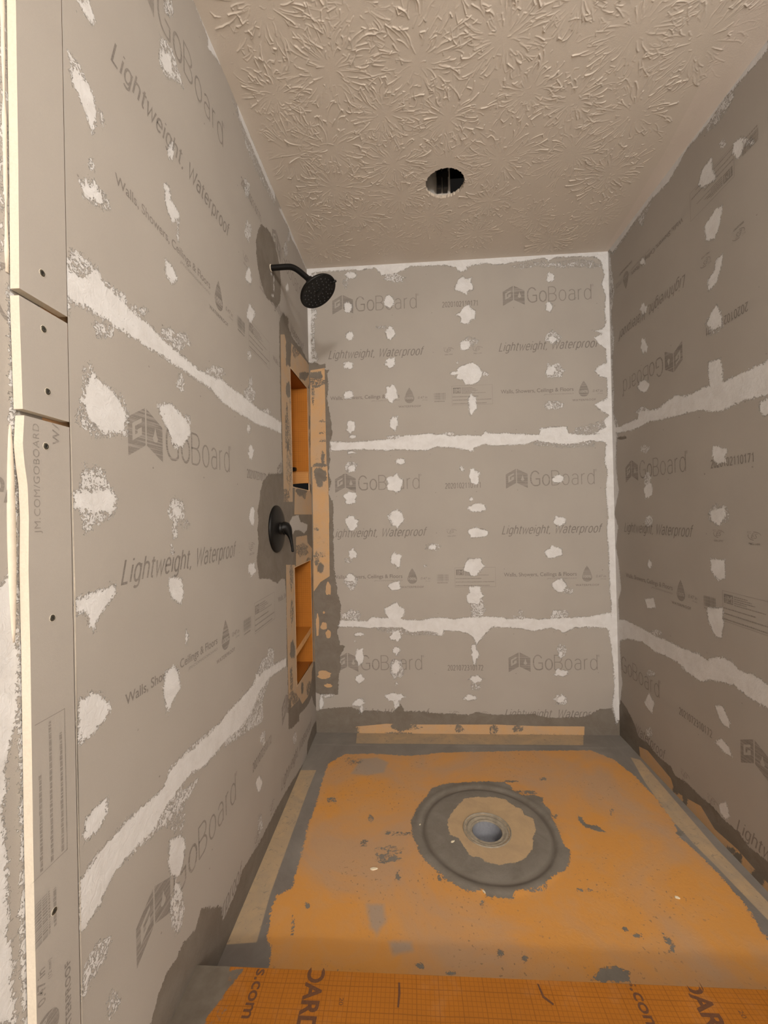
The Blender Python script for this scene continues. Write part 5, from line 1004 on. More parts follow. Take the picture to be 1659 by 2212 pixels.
ex = []
for dx in (.552, .552+REP, .552+2*REP): ex += clip_rows(place(P_A, dx, 1.735, 180), S2, H)
for dx in (.120, .120+REP): ex += clip_rows(place(P_A, dx, 1.243), S1, S2)
for dx in (-.085, -.085+REP, -.085+2*REP): ex += clip_rows(place(P_B, dx, .324), 0, S1)
# on this wall u runs from the back corner towards the camera
struct(surface('wall_right', lin(0, 1.62, .004), lin(0, H, .004), lambda u, v, d: np.stack([W-d, -u, v], -1), FEATURES['R'], ex+dots('R'), mats=WALL_MATS, flip=False))

# floor of the shower: the foam pan
DX, DY = .7526, -.6504
def pan_disp(U, V):
    r = np.hypot(U-DX, V-DY)
    z = -.0035*np.exp(-((r-.222)/.007)**2) + .0030*np.exp(-((r-.245)/.014)**2) + .0012*np.exp(-((r-.19)/.02)**2)
    # corner strips stand slightly proud of the pan
    for c in (V, ):
        z = z + .0012*(1/(1+np.exp((-.112-c)/.0015)))
    z = z + .0012*(1/(1+np.exp((U-.118)/.0015))) + .0012*(1/(1+np.exp((W-.062-U)/.0015)))
    return z
PANM = pan_mat()
struct(surface('floor', lin(0, W, .004), lin(-1.24, 0, .004), lambda u, v, d: np.stack([u, v, d], -1), FEATURES['F'],
    hole=lambda u, v: np.hypot(u-DX, v-DY) < .0760, mats=[PANM], disp=pan_disp))

# ceiling with its stomped texture and the round cut-out
HX, HY, HR = .671, -.512, .0755
STARS = [(.31,-.97),(.56,-.98),(.8,-1.01),(.45,-.81),(.66,-.79),(.9,-.85),(.25,-.71),(.41,-1.12),(.13,-.91),(1.05,-.81),(1.27,-.76),(.86,-.6),(1.12,-.61),(.25,-.54),(.31,-.36),(.63,-.33),(1.07,-.28),(1.15,-1.0),(.16,-1.13),(.97,-1.1),(1.32,-.95),(.47,-.62),(.10,-.42),(.45,-.2),(.84,-.2),(.86,-.40),(1.3,-.5),(1.36,-.28),(.12,-.18),(.62,-1.16),(.3,-1.28),(1.2,-.12),(.68,-.62),(.5,-.46),(1.42,-1.12),(.82,-1.26),(1.1,-1.3),(.12,-.70)]
def ceil_disp(U, V):
    rnd = random.Random(11)
    us = U[0]; vs = V[:, 0]; Z = np.zeros(U.shape)
    strokes = []
    for sx, sy in STARS:
        sx += rnd.uniform(-.01, .01); sy += rnd.uniform(-.01, .01)
        R = rnd.uniform(.10, .15); n = rnd.randint(92, 122); amp = rnd.uniform(.7, 1.15)
        for k in range(n):
            a = 2*math.pi*k/n*1.0+rnd.uniform(-.16, .16)
            r0 = R*rnd.triangular(.08, .95, .5); r1 = r0+R*rnd.triangular(.07, .50, .20)
            strokes.append((sx, sy, a, r0, r1, amp*(.45+.75*min(1, r0/R+.25)), .0045))
    for k in range(1300):            # short broken ridges between the stars
        x, y = rnd.uniform(0, W), rnd.uniform(-1.42, 0); a = rnd.uniform(0, 6.28)
        strokes.append((x-.05*math.cos(a), y-.05*math.sin(a), a, .05, .05+rnd.uniform(.003, .014), rnd.uniform(.25, .8), .006))
    for sx, sy, a, r0, r1, amp, wig in strokes:
        m = max(4, int((r1-r0)/.006)); pts = []; w = 0; bend = rnd.uniform(-.14, .14)
        for j in range(m):
            f = j/(m-1); r = r0+(r1-r0)*f; w += rnd.uniform(-1, 1)*wig*.34; aa = a+bend*f*f
            pts.append((sx+r*math.cos(aa)-w*math.sin(aa), sy+r*math.sin(aa)+w*math.cos(aa)))
        if rnd.random() < .4:
            e = pts[-1]; s_ = rnd.choice((-1, 1)); h = rnd.uniform(.004, .013)
            pts.append((e[0]-s_*h*math.sin(a)-.4*h*math.cos(a), e[1]+s_*h*math.cos(a)-.4*h*math.sin(a)))
        wd_ = rnd.uniform(.0010, .0018); ht = amp*rnd.triangular(.0003, .0033, .0009)
        xs = [q[0] for q in pts]; ys = [q[1] for q in pts]
        i0, i1 = np.searchsorted(us, [min(xs)-.007, max(xs)+.007]); j0, j1 = np.searchsorted(vs, [min(ys)-.007, max(ys)+.007])
        if i1-i0 < 2 or j1-j0 < 2: continue
        X = U[j0:j1, i0:i1]; Y = V[j0:j1, i0:i1]; best = np.full(X.shape, 1e9); hh = np.zeros(X.shape)
        for q in range(len(pts)-1):
            (x1, y1), (x2, y2) = pts[q], pts[q+1]; ex_, ey_ = x2-x1, y2-y1
            t = np.clip(((X-x1)*ex_+(Y-y1)*ey_)/(ex_*ex_+ey_*ey_+1e-12), 0, 1)
            d = np.hypot(X-x1-t*ex_, Y-y1-t*ey_); f = (q+t)/(len(pts)-1)
            sel = d < best; best = np.where(sel, d, best); hh = np.where(sel, .3+.7*f, hh)
        z = ht*hh*np.exp(-(best/wd_)**2)
        Z[j0:j1, i0:i1] = np.maximum(Z[j0:j1, i0:i1], z)
    # the texture dies out where compound was dragged along the walls
    fade = np.clip((W-.045-U)/.10, 0, 1)*np.clip((U-.02)/.03, 0, 1)*np.clip((-.015-V)/.02, 0, 1)
    return Z*fade
cx_, cy_ = lin(0, W, .0014), lin(-1.42, 0, .0014)
_h = surface('ceiling', cx_, cy_, lambda u, v, d: np.stack([u, v, H-d], -1),
    [('mud', 9, [(1490,-1500),(1445,-1200),(1480,-900),(1470,-500),(1500,0),(1530,0),(1530,-1500)]), ('mud', 1.2, [(1330,-1500),(1390,-1000),(1450,-600),(1480,-300),(1500,0),(1530,0),(1530,-1500)])],
    hole=lambda u, v: np.hypot(u-HX, v-HY) < HR, mats=[ceil_mat(), simple('gypsum_edge', (.52, .45, .37), .9)], flip=True, disp=ceil_disp)
struct(_h)
# pull the stepped rim of the cut-out onto the circle, then give the plasterboard its thickness
_me = _h.data; _rng = random.Random(3)
_bm = bmesh.new(); _bm.from_mesh(_me)
_rim = [e for e in _bm.edges if e.is_boundary and all(math.hypot(v.co.x-HX, v.co.y-HY) < HR+.01 for v in e.verts)]
for v in {v for e in _rim for v in e.verts}:
    a = math.atan2(v.co.y-HY, v.co.x-HX); r = HR+.0012*math.sin(a*23)+.001*math.sin(a*41+1)+_rng.uniform(-.0006, .0006)
    v.co.x, v.co.y, v.co.z = HX+r*math.cos(a), HY+r*math.sin(a), H-_rng.uniform(0, .001)
_ext = bmesh.ops.extrude_edge_only(_bm, edges=_rim)
for g in _ext['geom']:
    if isinstance(g, bmesh.types.BMVert): g.co.z = H+.0127
    if isinstance(g, bmesh.types.BMFace): g.material_index = 1
_bm.to_mesh(_me); _bm.free()

# =====================================================================
# THE REST OF THE ROOM (plain, mostly behind the camera)
# =====================================================================
M_PAINT = simple('painted_drywall', (.66, .61, .55), .7)
M_TILE = simple('subfloor_grey', (.34, .29, .24), .8)
def plane_struct(name, x0, x1, y0, y1, z0, z1, m):
    bm = bmesh.new(); box(bm, x0, x1, y0, y1, z0, z1); return struct(link(name, mesh_from(bm, name), mats=[m]))
YB = -5.2
plane_struct('wall_front', -.1, W+.1, YB-.1, YB, -.02, H+.05, M_PAINT)
plane_struct('wall_right_outer', W, W+.1, YB, -1.62, -.02, H, M_PAINT)
plane_struct('ceiling_outer', -.1, W+.1, YB, -1.42, H, H+.05, M_PAINT)
plane_struct('floor_outer', -.0145, W, YB, -1.357, -.02, 0.0, M_TILE)
YS = -1.6455                         # end of the narrow board strips
ex = clip_rows(place(P_B, -1.790, 1.376), .9, 2.2)
struct(surface('wall_left_outer', lin(YB, -1.64, .006) if False else np.concatenate([[YB, -2.6], lin(-2.2, -1.60, .004)]), lin(-.02, H, .006), lambda u, v, d: np.stack([-.0145+d, u, v], -1), FEATURES['O'], ex, mats=WALL_MATS, flip=True))

# framing seen in the gaps between the strips
M_STUD = simple('stud_wood', (.66, .40, .21), .8, nscale=30)
bm = bmesh.new(); box(bm, -.0515, -.0148, -1.70, YL+.05, 0, H); struct(link('trim_1', mesh_from(bm, 'stud'), mats=[M_STUD]))

# =====================================================================
# NARROW BOARD STRIPS ON THE LEFT WALL EDGE
# =====================================================================
M_FOAM = simple('cream_foam_core', (.60, .54, .45), .75, nscale=300, var=.04, bump=.3)
M_SCREW = simple('zinc_screw', (.16, .15, .12), .4, .85, nscale=500)
M_SLOT = simple('recess_shade', (.015, .013, .012), .9)  # near-black colour standing in for shade in recesses, gaps and voids
def strip(z0, z1, label, prints, edge, skew0=0, skew1=0):
    """thin board: printed face in front, cream foam visible on its cut edges"""
    root = thing('backer_board_strip', label, 'board strip', (0, (YS+YL)/2, z0), 'narrow board strips on the left wall edge')
    y1 = YL-.0009; vs_ = lin(z0, z1, .006)
    eL = np.interp(vs_, [a for a, b in edge], [b for a, b in edge])
    n = len(vs_)
    # face: grid from the wavy cut edge to the straight factory edge
    cols = np.linspace(0, 1, 14); yy = eL[:, None]*(1-cols)+y1*cols
    zz = vs_[:, None]+0*yy
    zz = zz + np.where(np.arange(n)[:, None] == 0, skew0*(1-cols), 0)+np.where(np.arange(n)[:, None] == n-1, skew1*(1-cols), 0)
    bm = bmesh.new(); oy, oz = root.location.y, root.location.z
    G = [[bm.verts.new((0, yy[j, i]-oy, zz[j, i]-oz)) for i in range(14)] for j in range(n)]
    Bk = [[bm.verts.new((-.0127, yy[j, i]-oy, zz[j, i]-oz)) for i in (0, 13)] for j in range(n)]
    for j in range(n-1):
        for i in range(13): bm.faces.new([G[j][i], G[j][i+1], G[j+1][i+1], G[j+1][i]]).material_index = 0
        bm.faces.new([Bk[j][0], G[j][0], G[j+1][0], Bk[j+1][0]]).material_index = 4
        bm.faces.new([G[j][13], Bk[j][1], Bk[j+1][1], G[j+1][13]]).material_index = 4
        bm.faces.new([Bk[j][1], Bk[j][0], Bk[j+1][0], Bk[j+1][1]]).material_index = 4
    for j in (0, n-1):
        f = bm.faces.new(([Bk[j][0]]+G[j]+[Bk[j][1]]) if j else ([Bk[j][0]]+G[j]+[Bk[j][1]])[::-1]); f.material_index = 4
    me = bpy.data.meshes.new('board')
    for v, t, m, off in prints:
        for tr in t:
            c = v[tr].mean(0); a_, b_, c_ = v[tr[0]], v[tr[1]], v[tr[2]]
            ar = (b_[0]-a_[0])*(c_[1]-a_[1])-(b_[1]-a_[1])*(c_[0]-a_[0])
            if abs(ar) < 1e-12: continue
            if ar < 0: tr = tr[::-1]
            if not (z0+.002 < c[1] < z1-.002): continue
            if c[0] < np.interp(c[1], vs_, eL)+.001 or c[0] > y1: continue
            try: bm.faces.new([bm.verts.new((off, v[k][0]-oy, v[k][1]-oz)) for k in tr]).material_index = m
            except ValueError: pass
    bm.to_mesh(me); bm.free()
    for a in ATTRS:
        at = me.attributes.new(a, 'FLOAT', 'POINT'); at.data.foreach_set('value', np.full(len(me.vertices), FAR, np.float32))
    link('board', me, root, WALL_MATS+[M_FOAM])
    return root
def screw(root, y, z, ang):
    bm = bmesh.new(); o = (0, 0, 0)
    lathe(bm, (.0002, 0, 0), (1, 0, 0), [(.0016, -.010), (.0026, -.002), (.0044, -.0002), (.0046, .0003), (.0040, .0008), (.0018, .0009), (.0012, -.0012), (0, -.0016)], 24)
    for k in range(2):                # cross recess, its shade painted as flat dark faces
        a = ang+k*math.pi/2; dy, dz = math.cos(a)*.0021, math.sin(a)*.0021; wy, wz = -math.sin(a)*.0005, math.cos(a)*.0005
        v = [bm.verts.new((.00125, p, q)) for p, q in ((dy+wy, dz+wz), (-dy+wy, -dz+wz), (-dy-wy, -dz-wz), (dy-wy, dz-wz))]
        f = bm.faces.new(v); f.material_index = 1
    s = link('screw', mesh_from(bm, 'screw'), root, [M_SCREW, M_SLOT])
    s.location = (0, y-root.location.y, z-root.location.z)
    bm = bmesh.new()                  # torn paper ring round the countersink
    lathe(bm, (.0001, 0, 0), (1, 0, 0), [(.0046, .0002), (.0049, .0005), (.0053, .0001)], 24)
    r = link('torn_rim', mesh_from(bm, 'torn_rim'), s, [M_FOAM])
    return s
_pv = place(P_B, -2.080, .045, 90)
_jm = []
put_text(_jm, 'JM.COM/GOBOARD', 0, 0, .150, .0095, 1, 0, 0, 1.1); _jm = place(_jm, -1.622, 1.106, 90)
_wa = []
put_text(_wa, 'WARNING', 0, 0, .105, .0115, 2, 0, .012, 1.1); _wa = place(_wa, -1.588, 1.232, 90)
s_top = strip(1.4285, H, 'uppermost narrow grey board strip, plain, screwed up the near edge of the left wall', [], [(1.42, YS-.002), (1.6, YS), (1.9, YS+.001), (H, YS)], .0015)
screw(s_top, -1.6117, 1.470, .4)
s_mid = strip(1.2705, 1.4185, 'short middle board strip with two screws, between the other two strips', [], [(1.27, YS), (1.42, YS-.0025)], .001, .002)
screw(s_mid, -1.6112, 1.3917, .2); screw(s_mid, -1.6062, 1.3055, .7)
s_low = strip(0.0, 1.2625, 'long lowest board strip with sideways printing and a wavy cut foam edge', _pv+_jm+_wa,
    [(0, YS+.004), (.45, YS+.004), (.7, YS+.0035), (.955, YS+.0045), (1.06, YS+.004), (1.127, YS+.006), (1.17, YS+.005), (1.20, YS+.001), (1.225, YS-.001), (1.263, YS+.002)], 0, .001)
for y, z, a in ((-1.6109, 1.2276, .3), (-1.6054, .9862, .9), (-1.6114, .5804, .1)): screw(s_low, y, z, a)

# cream adhesive squeezed out along the strips
M_BEAD = simple('cream_sealant', (.60, .53, .44), .7, nscale=60, var=.05, bump=.4, bd=.002)
def bead(zs, rs, label, name='sealant_bead'):
    bm = bmesh.new()
    tube(bm, [(-.0150, YS-.0035-r*.3, z) for z, r in zip(zs, rs)], rs, 12, sy=1.3)
    return tag(link(name, mesh_from(bm, name), mats=[M_BEAD]), label, 'sealant bead')
zz = list(np.linspace(1.45, 2.3, 30)); bead(zz, [.0020+.0010*math.sin(i*1.7)*math.sin(i*.6) for i in range(30)], 'thin cream sealant bead beside the uppermost board strip')
zz = list(np.linspace(.965, 1.25, 24)); bead(zz, [.0012+.0034*math.sin(math.pi*i/23)**.7 for i in range(24)], 'fat cream sealant bead beside the upper part of the long strip')

# =====================================================================
# WALL NICHES
# =====================================================================
M_NICHE = grid_mat('niche_orange_yz', (.43, .155, .018), (.14, .05, .010), ('y', 'z'))
M_NICHX = grid_mat('niche_orange_xz', (.43, .155, .018), (.14, .05, .010), ('x', 'z'))
M_NICHE_SHADED = grid_mat('niche_orange_shaded_xy', (.36, .12, .015), (.14, .05, .010), ('x', 'y'))  # same orange painted darker for the shaded top and bottom panels
M_EDGE = simple('membrane_edge', (.66, .47, .30), .7)
M_BLACK = simple('matt_black', (.005, .0045, .004), .46, 0, nscale=200, bump=.05, spec=.24)
ND = .092
def niche(z0, z1, label, floor_drop=0.0):
    root = thing('wall_niche', label, 'niche', (0, (NY0+NY1)/2, z0), 'recessed niches in the left wall')
    oy, oz = root.location.y, root.location.z
    def panel(name, pts, m):
        bm = bmesh.new(); v = [bm.verts.new((x, y-oy, z-oz)) for x, y, z in pts]; bm.faces.new(v)
        me = mesh_from(bm, name)
        at = me.attributes.new('thn', 'FLOAT', 'POINT'); at.data.foreach_set('value', np.full(len(me.vertices), FAR, np.float32))
        o = link(name, me, root, [m]); sm = o.modifiers.new('s', 'SOLIDIFY'); sm.thickness = .004; sm.offset = -1
        return o
    panel('back_panel', [(-ND, NY0, z0), (-ND, NY1, z0), (-ND, NY1, z1), (-ND, NY0, z1)], M_NICHE)
    panel('side_panel', [(0, NY1, z0+floor_drop), (0, NY1, z1), (-ND, NY1, z1), (-ND, NY1, z0+floor_drop)], M_NICHX)
    panel('side_panel', [(0, NY0, z0), (-ND, NY0, z0), (-ND, NY0, z1), (0, NY0, z1)], M_NICHX)
    panel('top_panel', [(0, NY0, z1), (-ND, NY0, z1), (-ND, NY1, z1), (0, NY1, z1)], M_NICHE_SHADED)
    return root, panel
nu, panel = niche(NU[0], NU[1], 'tall upper orange niche beside the back corner, with a black clip inside', .036)
# loose bottom: an orange ledge above a dark slot
bm = bmesh.new(); oy, oz = nu.location.y, nu.location.z
_v = [bm.verts.new((x, y-oy, z-oz)) for x, y, z in ((0, NY1-.002, 1.289), (-ND, NY1-.002, 1.284), (-ND, NY1-.002, 1.347), (0, NY1-.002, 1.345),
      (0, NY1-.012, 1.288), (-ND, NY1-.012, 1.283), (-ND, NY1-.009, 1.340), (0, NY1-.009, 1.338))]
for f in ((4,5,6,7),(0,1,5,4),(3,2,6,7),(0,4,7,3),(1,5,6,2)): bm.faces.new([_v[i] for i in f])
me = mesh_from(bm, 'ledge'); at = me.attributes.new('thn', 'FLOAT', 'POINT'); at.data.foreach_set('value', np.full(len(me.vertices), FAR, np.float32))
M_LEDGE = grid_mat('ledge_orange', (.54, .26, .08), (.36, .15, .03), ('z',), pitch=.011)
link('ledge', me, nu, [M_LEDGE])
bm = bmesh.new(); box(bm, -ND, -.001, NY0-oy, NY1-oy, -.006, -.001); link('bottom_panel', mesh_from(bm, 'bottom_panel'), nu, [M_SLOT])  # near-black panel stands in for the shade of the gap
bm = bmesh.new(); box(bm, -.086, -.062, -.012+NY1-oy-.02, NY1-oy-.003, 1.350-oz, 1.366-oz); bmesh.ops.bevel(bm, geom=bm.edges[:], offset=.002, segments=2)
o = link('clip', mesh_from(bm, 'clip'), nu, [M_BLACK]); o['label'] = 'small black clip at the bottom of the niche'
nl, panel = niche(NL[0], NL[1], 'lower orange niche with a slanting shelf, below the black shower valve')
panel('bottom_panel', [(0, NY0, NL[0]), (0, NY1, NL[0]), (-ND, NY1, NL[0]), (-ND, NY0, NL[0])], M_NICHE_SHADED)
bm = bmesh.new(); oy, oz = nl.location.y, nl.location.z       # shelf, its front edge pale
zr, zl = .560, .535
_v = [bm.verts.new((x, y-oy, z-oz)) for x, y, z in ((-.004, NY0, zl-.030), (-.004, NY1, zr-.030), (-ND, NY1, zr-.030), (-ND, NY0, zl-.030),
      (-.004, NY0, zl), (-.004, NY1, zr), (-ND, NY1, zr), (-ND, NY0, zl))]
for f, m in (((0,3,2,1),0),((4,5,6,7),0),((0,1,5,4),1),((1,2,6,5),0),((2,3,7,6),0),((3,0,4,7),0)):
    bm.faces.new([_v[i] for i in f]).material_index = m
me = mesh_from(bm, 'shelf'); at = me.attributes.new('thn', 'FLOAT', 'POINT'); at.data.foreach_set('value', np.full(len(me.vertices), FAR, np.float32))
link('shelf', me, nl, [grid_mat('shelf_orange', (.43, .16, .02), (.34, .12, .02), ('x', 'y')), simple('shelf_front', (.56, .30, .11), .75)])
# cut edge of the wall board round both openings
for root, (z0, z1) in ((nu, NU), (nl, NL)):
    bm = bmesh.new(); oy, oz = root.location.y, root.location.z; e = .003
    for (a, b, c, d) in ((NY0-e, NY0-.0003, z0-e, z1+e), (NY1+.0003, NY1+e, z0-e, z1+e)): box(bm, -.003, .0008, a-oy, b-oy, c-oz, d-oz)
    for (c, d) in ((z0-e, z0), (z1, z1+e)): box(bm, -.003, .0007, NY0-oy, NY1-oy, c-oz, d-oz)
    link('rim', mesh_from(bm, 'rim'), root, [M_EDGE])

# =====================================================================
# SHOWER HEAD AND ARM
# =====================================================================
sh = thing('showerhead', 'matt black shower head on a bent arm high on the left wall', 'shower head', (0, ARM_Y, ARM_Z))
def local(p): return (p[0], p[1]-ARM_Y, p[2]-ARM_Z)
path = smooth_path([local(q) for q in ((-.004, ARM_Y, ARM_Z), (.03, ARM_Y, ARM_Z+.001), (.066, ARM_Y, ARM_Z+.001), (.084, ARM_Y, ARM_Z-.002), (.103, ARM_Y, ARM_Z-.0125), (.128, ARM_Y, ARM_Z-.034), (.149, ARM_Y, ARM_Z-.054))], 6)
bm = bmesh.new(); tube(bm, path, .0108, 28); link('arm', mesh_from(bm, 'arm'), sh, [M_BLACK])
bm = bmesh.new(); lathe(bm, (0, 0, 0), (1, 0, 0), [(0, .0005), (.0130, .0008), (.0132, .0035), (.0120, .0040), (0, .0041)], 32); o = link('wall_sleeve', mesh_from(bm, 'wall_sleeve'), sh, [M_FOAM]); o['label'] = 'pale pipe sleeve at the wall'
ad = Vector((.70, 0, -.714)).normalized(); hn = Vector((.53, -.146, -.835)).normalized()
e0 = Vector(local((.146, ARM_Y, ARM_Z-.051)))
bm = bmesh.new(); lathe(bm, e0, ad, [(0, -.002), (.0128, -.002), (.0150, .001), (.0150, .015), (.0130, .018), (0, .019)], 32); link('collar_nut', mesh_from(bm, 'collar_nut'), sh, [M_BLACK])
fc = Vector(local((.184, ARM_Y-.008, 1.957)))
hb = fc-hn*.045
bm = bmesh.new()
lathe(bm, fc, hn, [(0, -.046), (.014, -.045), (.020, -.038), (.026, -.031), (.040, -.0235), (.060, -.0165), (.0715, -.011), (.0745, -.0055), (.0745, -.002), (.0725, .0005), (.0690, .0012), (.066, -.0004), (0, -.0004)], 72)
link('head', mesh_from(bm, 'head'), sh, [M_BLACK])
M_NOZ = simple('dark_rubber', (.016, .015, .015), .45)
bm = bmesh.new(); fx, fy, fd = frame_of(hn)
for r, n in ((.058, 20), (.046, 14), (.034, 10), (.020, 6)):
    for k in range(n):
        a = 2*math.pi*k/n+r*20; c = fc+fx*(r*math.cos(a))+fy*(r*math.sin(a))
        lathe(bm, c, hn, [(.0024, -.001), (.0022, .0012), (.0014, .0026), (0, .0028)], 10)
link('spray_nozzles', mesh_from(bm, 'spray_nozzles'), sh, [M_NOZ])
bm = bmesh.new(); lathe(bm, fc, hn, [(.0135, -.001), (.0135, .0010), (.0125, .0016), (0, .0012)], 32); link('centre_cap', mesh_from(bm, 'centre_cap'), sh, [M_BLACK])
td = (Vector(local((.2425, ARM_Y-.015, 1.951)))-fc); td = (td-hn*td.dot(hn)).normalized()
bm = bmesh.new(); tube(bm, [fc+td*.058+hn*.001, fc+td*.070+hn*.003, fc+td*.078+hn*.005], [.0055, .005, .0038], 14); link('spray_lever', mesh_from(bm, 'spray_lever'), sh, [M_BLACK])

# =====================================================================
# SHOWER VALVE
# =====================================================================
VY, VZ = -.595, 1.075
sv = thing('shower_valve', 'matt black round shower valve with a curved lever, left wall', 'shower valve', (0, VY, VZ))
bm = bmesh.new(); lathe(bm, (0, 0, 0), (1, 0, 0), [(0, .0004), (.0885, .0004), (.0890, .004), (.0875, .0085), (.080, .0125), (.065, .0155), (.040, .0180), (.028, .0190), (0, .0190)], 80)
link('escutcheon', mesh_from(bm, 'escutcheon'), sv, [M_BLACK])
bm = bmesh.new(); lathe(bm, (0, 0, .001), (1, 0, 0), [(.0235, .015), (.0235, .026), (.0215, .0275), (.0215, .029), (.0240, .0305), (.0240, .036), (0, .037)], 40)
link('hub', mesh_from(bm, 'hub'), sv, [M_BLACK])
cp = [(.029, .003), (.036, .002), (.0435, -.005), (.0500, -.018), (.0550, -.034), (.0585, -.052), (.0610, -.070), (.0625, -.086)]
rr = [.0245, .0232, .0185, .0125, .0078, .0058, .0050, .0048]
ctr = smooth_path([(x, 0, z) for x, z in cp], 5); rad = [a[0] for a in smooth_path([(r, 0, 0) for r in rr], 5)]
ctr += [(.0626, 0, -.0885)]; rad += [.0030]
ctr = [(.027, 0, .003)]+ctr; rad = [.019]+rad
bm = bmesh.new(); tube(bm, ctr, rad, 28, sy=1.12); link('lever', mesh_from(bm, 'lever'), sv, [M_BLACK])

# =====================================================================
# DRAIN
# =====================================================================
dr = thing('shower_drain', 'round open floor drain with a grey plastic throat, in the orange pan', 'drain', (DX, DY, 0))
M_DR = simple('mortar_stained_plastic', (.29, .25, .19), .55, nscale=60, var=.18)
M_PIPE = simple('grey_pvc', (.27, .28, .31), .35, nscale=120, var=.08, bump=.05)
bm = bmesh.new(); lathe(bm, (0, 0, 0), (0, 0, 1), [(.0838, -.001), (.0832, .0030), (.0815, .0042), (.0795, .0028), (.0765, -.0010), (.0720, -.0035), (.0700, -.0020), (.0680, -.0006), (.0655, -.0020), (.0600, -.0045), (.0560, -.0048), (.0530, -.0030), (.0515, -.0050), (.0505, -.012), (.0505, -.020)], 96)
link('flange', mesh_from(bm, 'flange'), dr, [M_DR])
bm = bmesh.new(); lathe(bm, (0, 0, 0), (0, 0, 1), [(.0502, -.008), (.0500, -.060), (.0470, -.075), (.0440, -.078), (.0440, -.16), (0, -.165)], 96)
link('throat_pipe', mesh_from(bm, 'throat_pipe'), dr, [M_PIPE])
M_DEB = simple('rusty_debris', (.12, .055, .035), .9, nscale=200, var=.4)
bm = bmesh.new(); rnd = random.Random(4)
for k in range(14):
    a = rnd.uniform(0, 6.28); r = rnd.uniform(0, .036); bmesh.ops.create_icosphere(bm, subdivisions=1, radius=rnd.uniform(.004, .009), matrix=Matrix.Translation((r*math.cos(a), r*math.sin(a), -.158+rnd.uniform(0, .01))))
o = link('debris', mesh_from(bm, 'debris'), dr, [M_DEB]); o['kind'] = 'stuff'

# =====================================================================
# CURB
# =====================================================================
CZ, CY0, CY1 = .105, -1.2315, -1.357
M_CURB = grid_mat('curb_membrane', (.335, .118, .010), (.12, .040, .006), ('x', 'y'), pitch=.0095, lw=.0012, haz=.10)
M_CINK = simple('membrane_print', (.10, .038, .012), .8, nscale=300, var=.15)
L = []
def side_text(s, x0, y0, length, cap, off=0.0, **k):
    """letters read away from the back wall, their tops towards +x"""
    T = []; put_text(T, s, 0, 0, length, cap, 1, 0, off, k.get('space', 1.0))
    for v, t, m, o_ in T: L.append((np.stack([x0+v[:, 1], y0-v[:, 0]], 1), t, m, o_))
for dx in (-.002, .806):
    dy = .011 if dx > 0 else 0
    side_text('s.com', .143+dx, -1.234+dy, .094, .026, .015)
    side_text('OARD', .260+dx, -1.221+dy, .129, .0355, .030)
    side_text('20', .338+dx, -1.283+dy, .014, .008)
put_poly(L, [(.458, -1.249), (.462, -1.249), (.4635, -1.27), (.461, -1.296), (.457, -1.296), (.4585, -1.27)], 1)
put_poly(L, [(.756, -1.239), (.760, -1.240), (.764, -1.262), (.780, -1.276), (.777, -1.279), (.760, -1.266)], 1)
kf = [('thn', 9, [(-30,-1200),(75,-1200),(78,-1240),(86,-1262),(89,-1286),(80,-1308),(72,-1324),(60,-1380),(-30,-1380)]),
      ('thn', 1.2, [(80,-1240),(110,-1235),(100,-1262),(90,-1280)]), ('thn', -1, [(85,-1290),(110,-1300),(96,-1350),(70,-1350)]),
      ('thn', -1, [(930,-1225),(960,-1225),(955,-1240),(938,-1240)])]
cb = surface('shower_curb', lin(0.0, W, .006), lin(CY1, CY0, .004), lambda u, v, d: np.stack([u, v, CZ+d], -1), kf, L, mats=[M_CURB, M_CINK])
_bm = bmesh.new(); _bm.from_mesh(cb.data)
for pts in (((0,CY0,0),(0,CY0,CZ),(W,CY0,CZ),(W,CY0,0)), ((0,CY1,0),(W,CY1,0),(W,CY1,CZ),(0,CY1,CZ))): _bm.faces.new([_bm.verts.new(p) for p in pts])
_bm.to_mesh(cb.data); _bm.free()
tag(cb, 'orange gridded membrane curb across the bottom of the picture', 'shower curb')

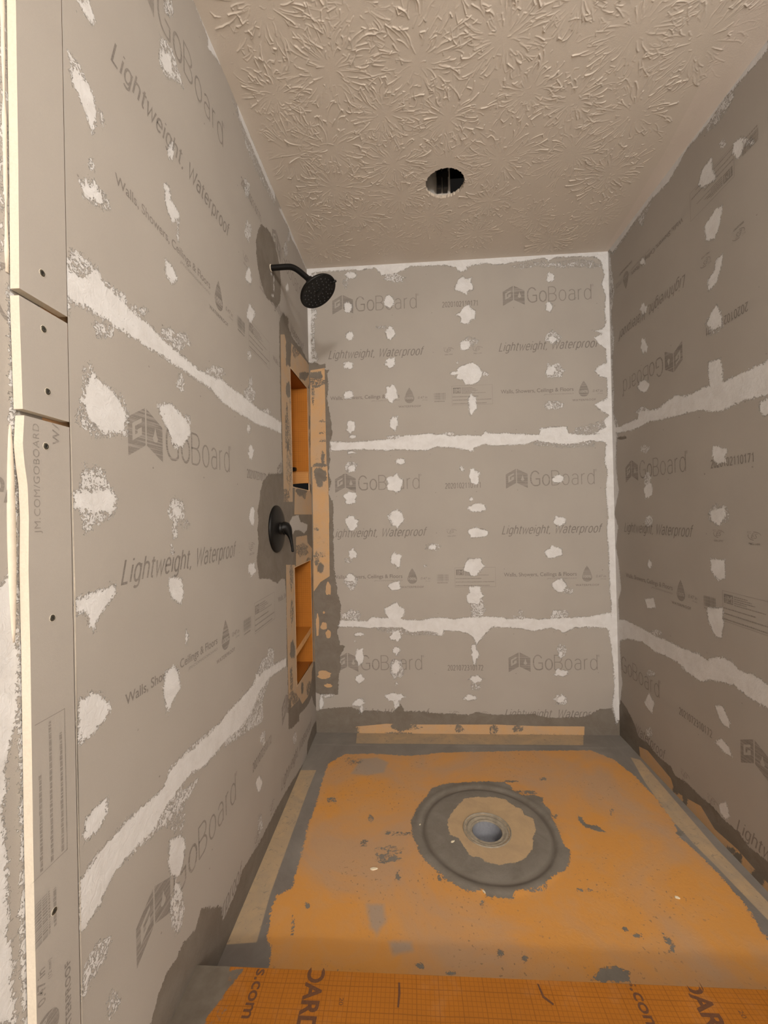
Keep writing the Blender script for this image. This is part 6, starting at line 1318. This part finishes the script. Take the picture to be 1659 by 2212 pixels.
# =====================================================================
# INSIDE THE CEILING CUT-OUT
# =====================================================================
M_JOIST = simple('whitened_joist', (.88, .84, .78), .85, nscale=25)  # wood whitened to make up for the little light reaching it
M_DARK = simple('dark_metal', (.05, .045, .042), .5, .6)
bm = bmesh.new(); box(bm, HX-.30, HX+.030, -.424, -.386, H+.0135, H+.25); tag(link('ceiling_joist', mesh_from(bm, 'ceiling_joist'), mats=[M_JOIST]), 'pale joist seen through the round hole in the ceiling', 'joist')
hg = thing('junction_bracket', 'dark metal bracket inside the round ceiling hole', 'bracket', (.667, -.448, H+.014))
for x0, x1 in ((-.022, -.003), (.003, .022)):
    bm = bmesh.new(); box(bm, x0, x1, -.010, .020, .012, .20); link('plate', mesh_from(bm, 'plate'), hg, [M_DARK])
bm = bmesh.new(); box(bm, -.024, .024, -.012, -.009, .055, .075); link('cross_bar', mesh_from(bm, 'cross_bar'), hg, [M_DARK])
bm = bmesh.new(); box(bm, HX-.35, HX+.35, -.95, -.2, H+.26, H+.28); struct(link('trim_2', mesh_from(bm, 'attic_deck'), mats=[M_SLOT]))  # near-black sheet stands in for the unlit void above

# =====================================================================
# CHIPS LYING ON THE FLOOR
# =====================================================================
M_CHIP = simple('cream_chip', (.78, .70, .52), .8)
for i, (x, y, a, l, lab) in enumerate(((.3669, -.8315, .1, .012, 'cream chip on the orange pan, left of the drain'), (1.2477, -.9005, 2.8, .008, 'tiny pale chip on the right part of the orange pan'),
        (.6264, -.7115, .5, .007, 'cream chip on grey mortar just left of the drain'), (.5167, -.6368, .9, .005, 'tiny white chip on the left rim of the grey mortar ring'), (.6985, -.9008, 2.2, .007, 'cream chip at the near edge of the grey mortar ring'))):
    bm = bmesh.new(); rnd = random.Random(i); n = 7
    top = []; bot = []
    for k in range(n):
        t = 2*math.pi*k/n; r = rnd.uniform(.7, 1.1); top.append(bm.verts.new((l*r*math.cos(t), l*.38*r*math.sin(t), .0028+rnd.uniform(0, .001)))); bot.append(bm.verts.new((l*r*math.cos(t)*1.05, l*.4*r*math.sin(t), 0)))
    bm.faces.new(top); bm.faces.new(bot[::-1])
    for k in range(n): bm.faces.new([bot[k], bot[(k+1) % n], top[(k+1) % n], top[k]])
    o = link('plaster_chip', mesh_from(bm, 'chip'), mats=[M_CHIP]); o.location = (x, y, .0004); o.rotation_euler.z = a
    tag(o, lab, 'chip', 'chips of debris on the shower floor')
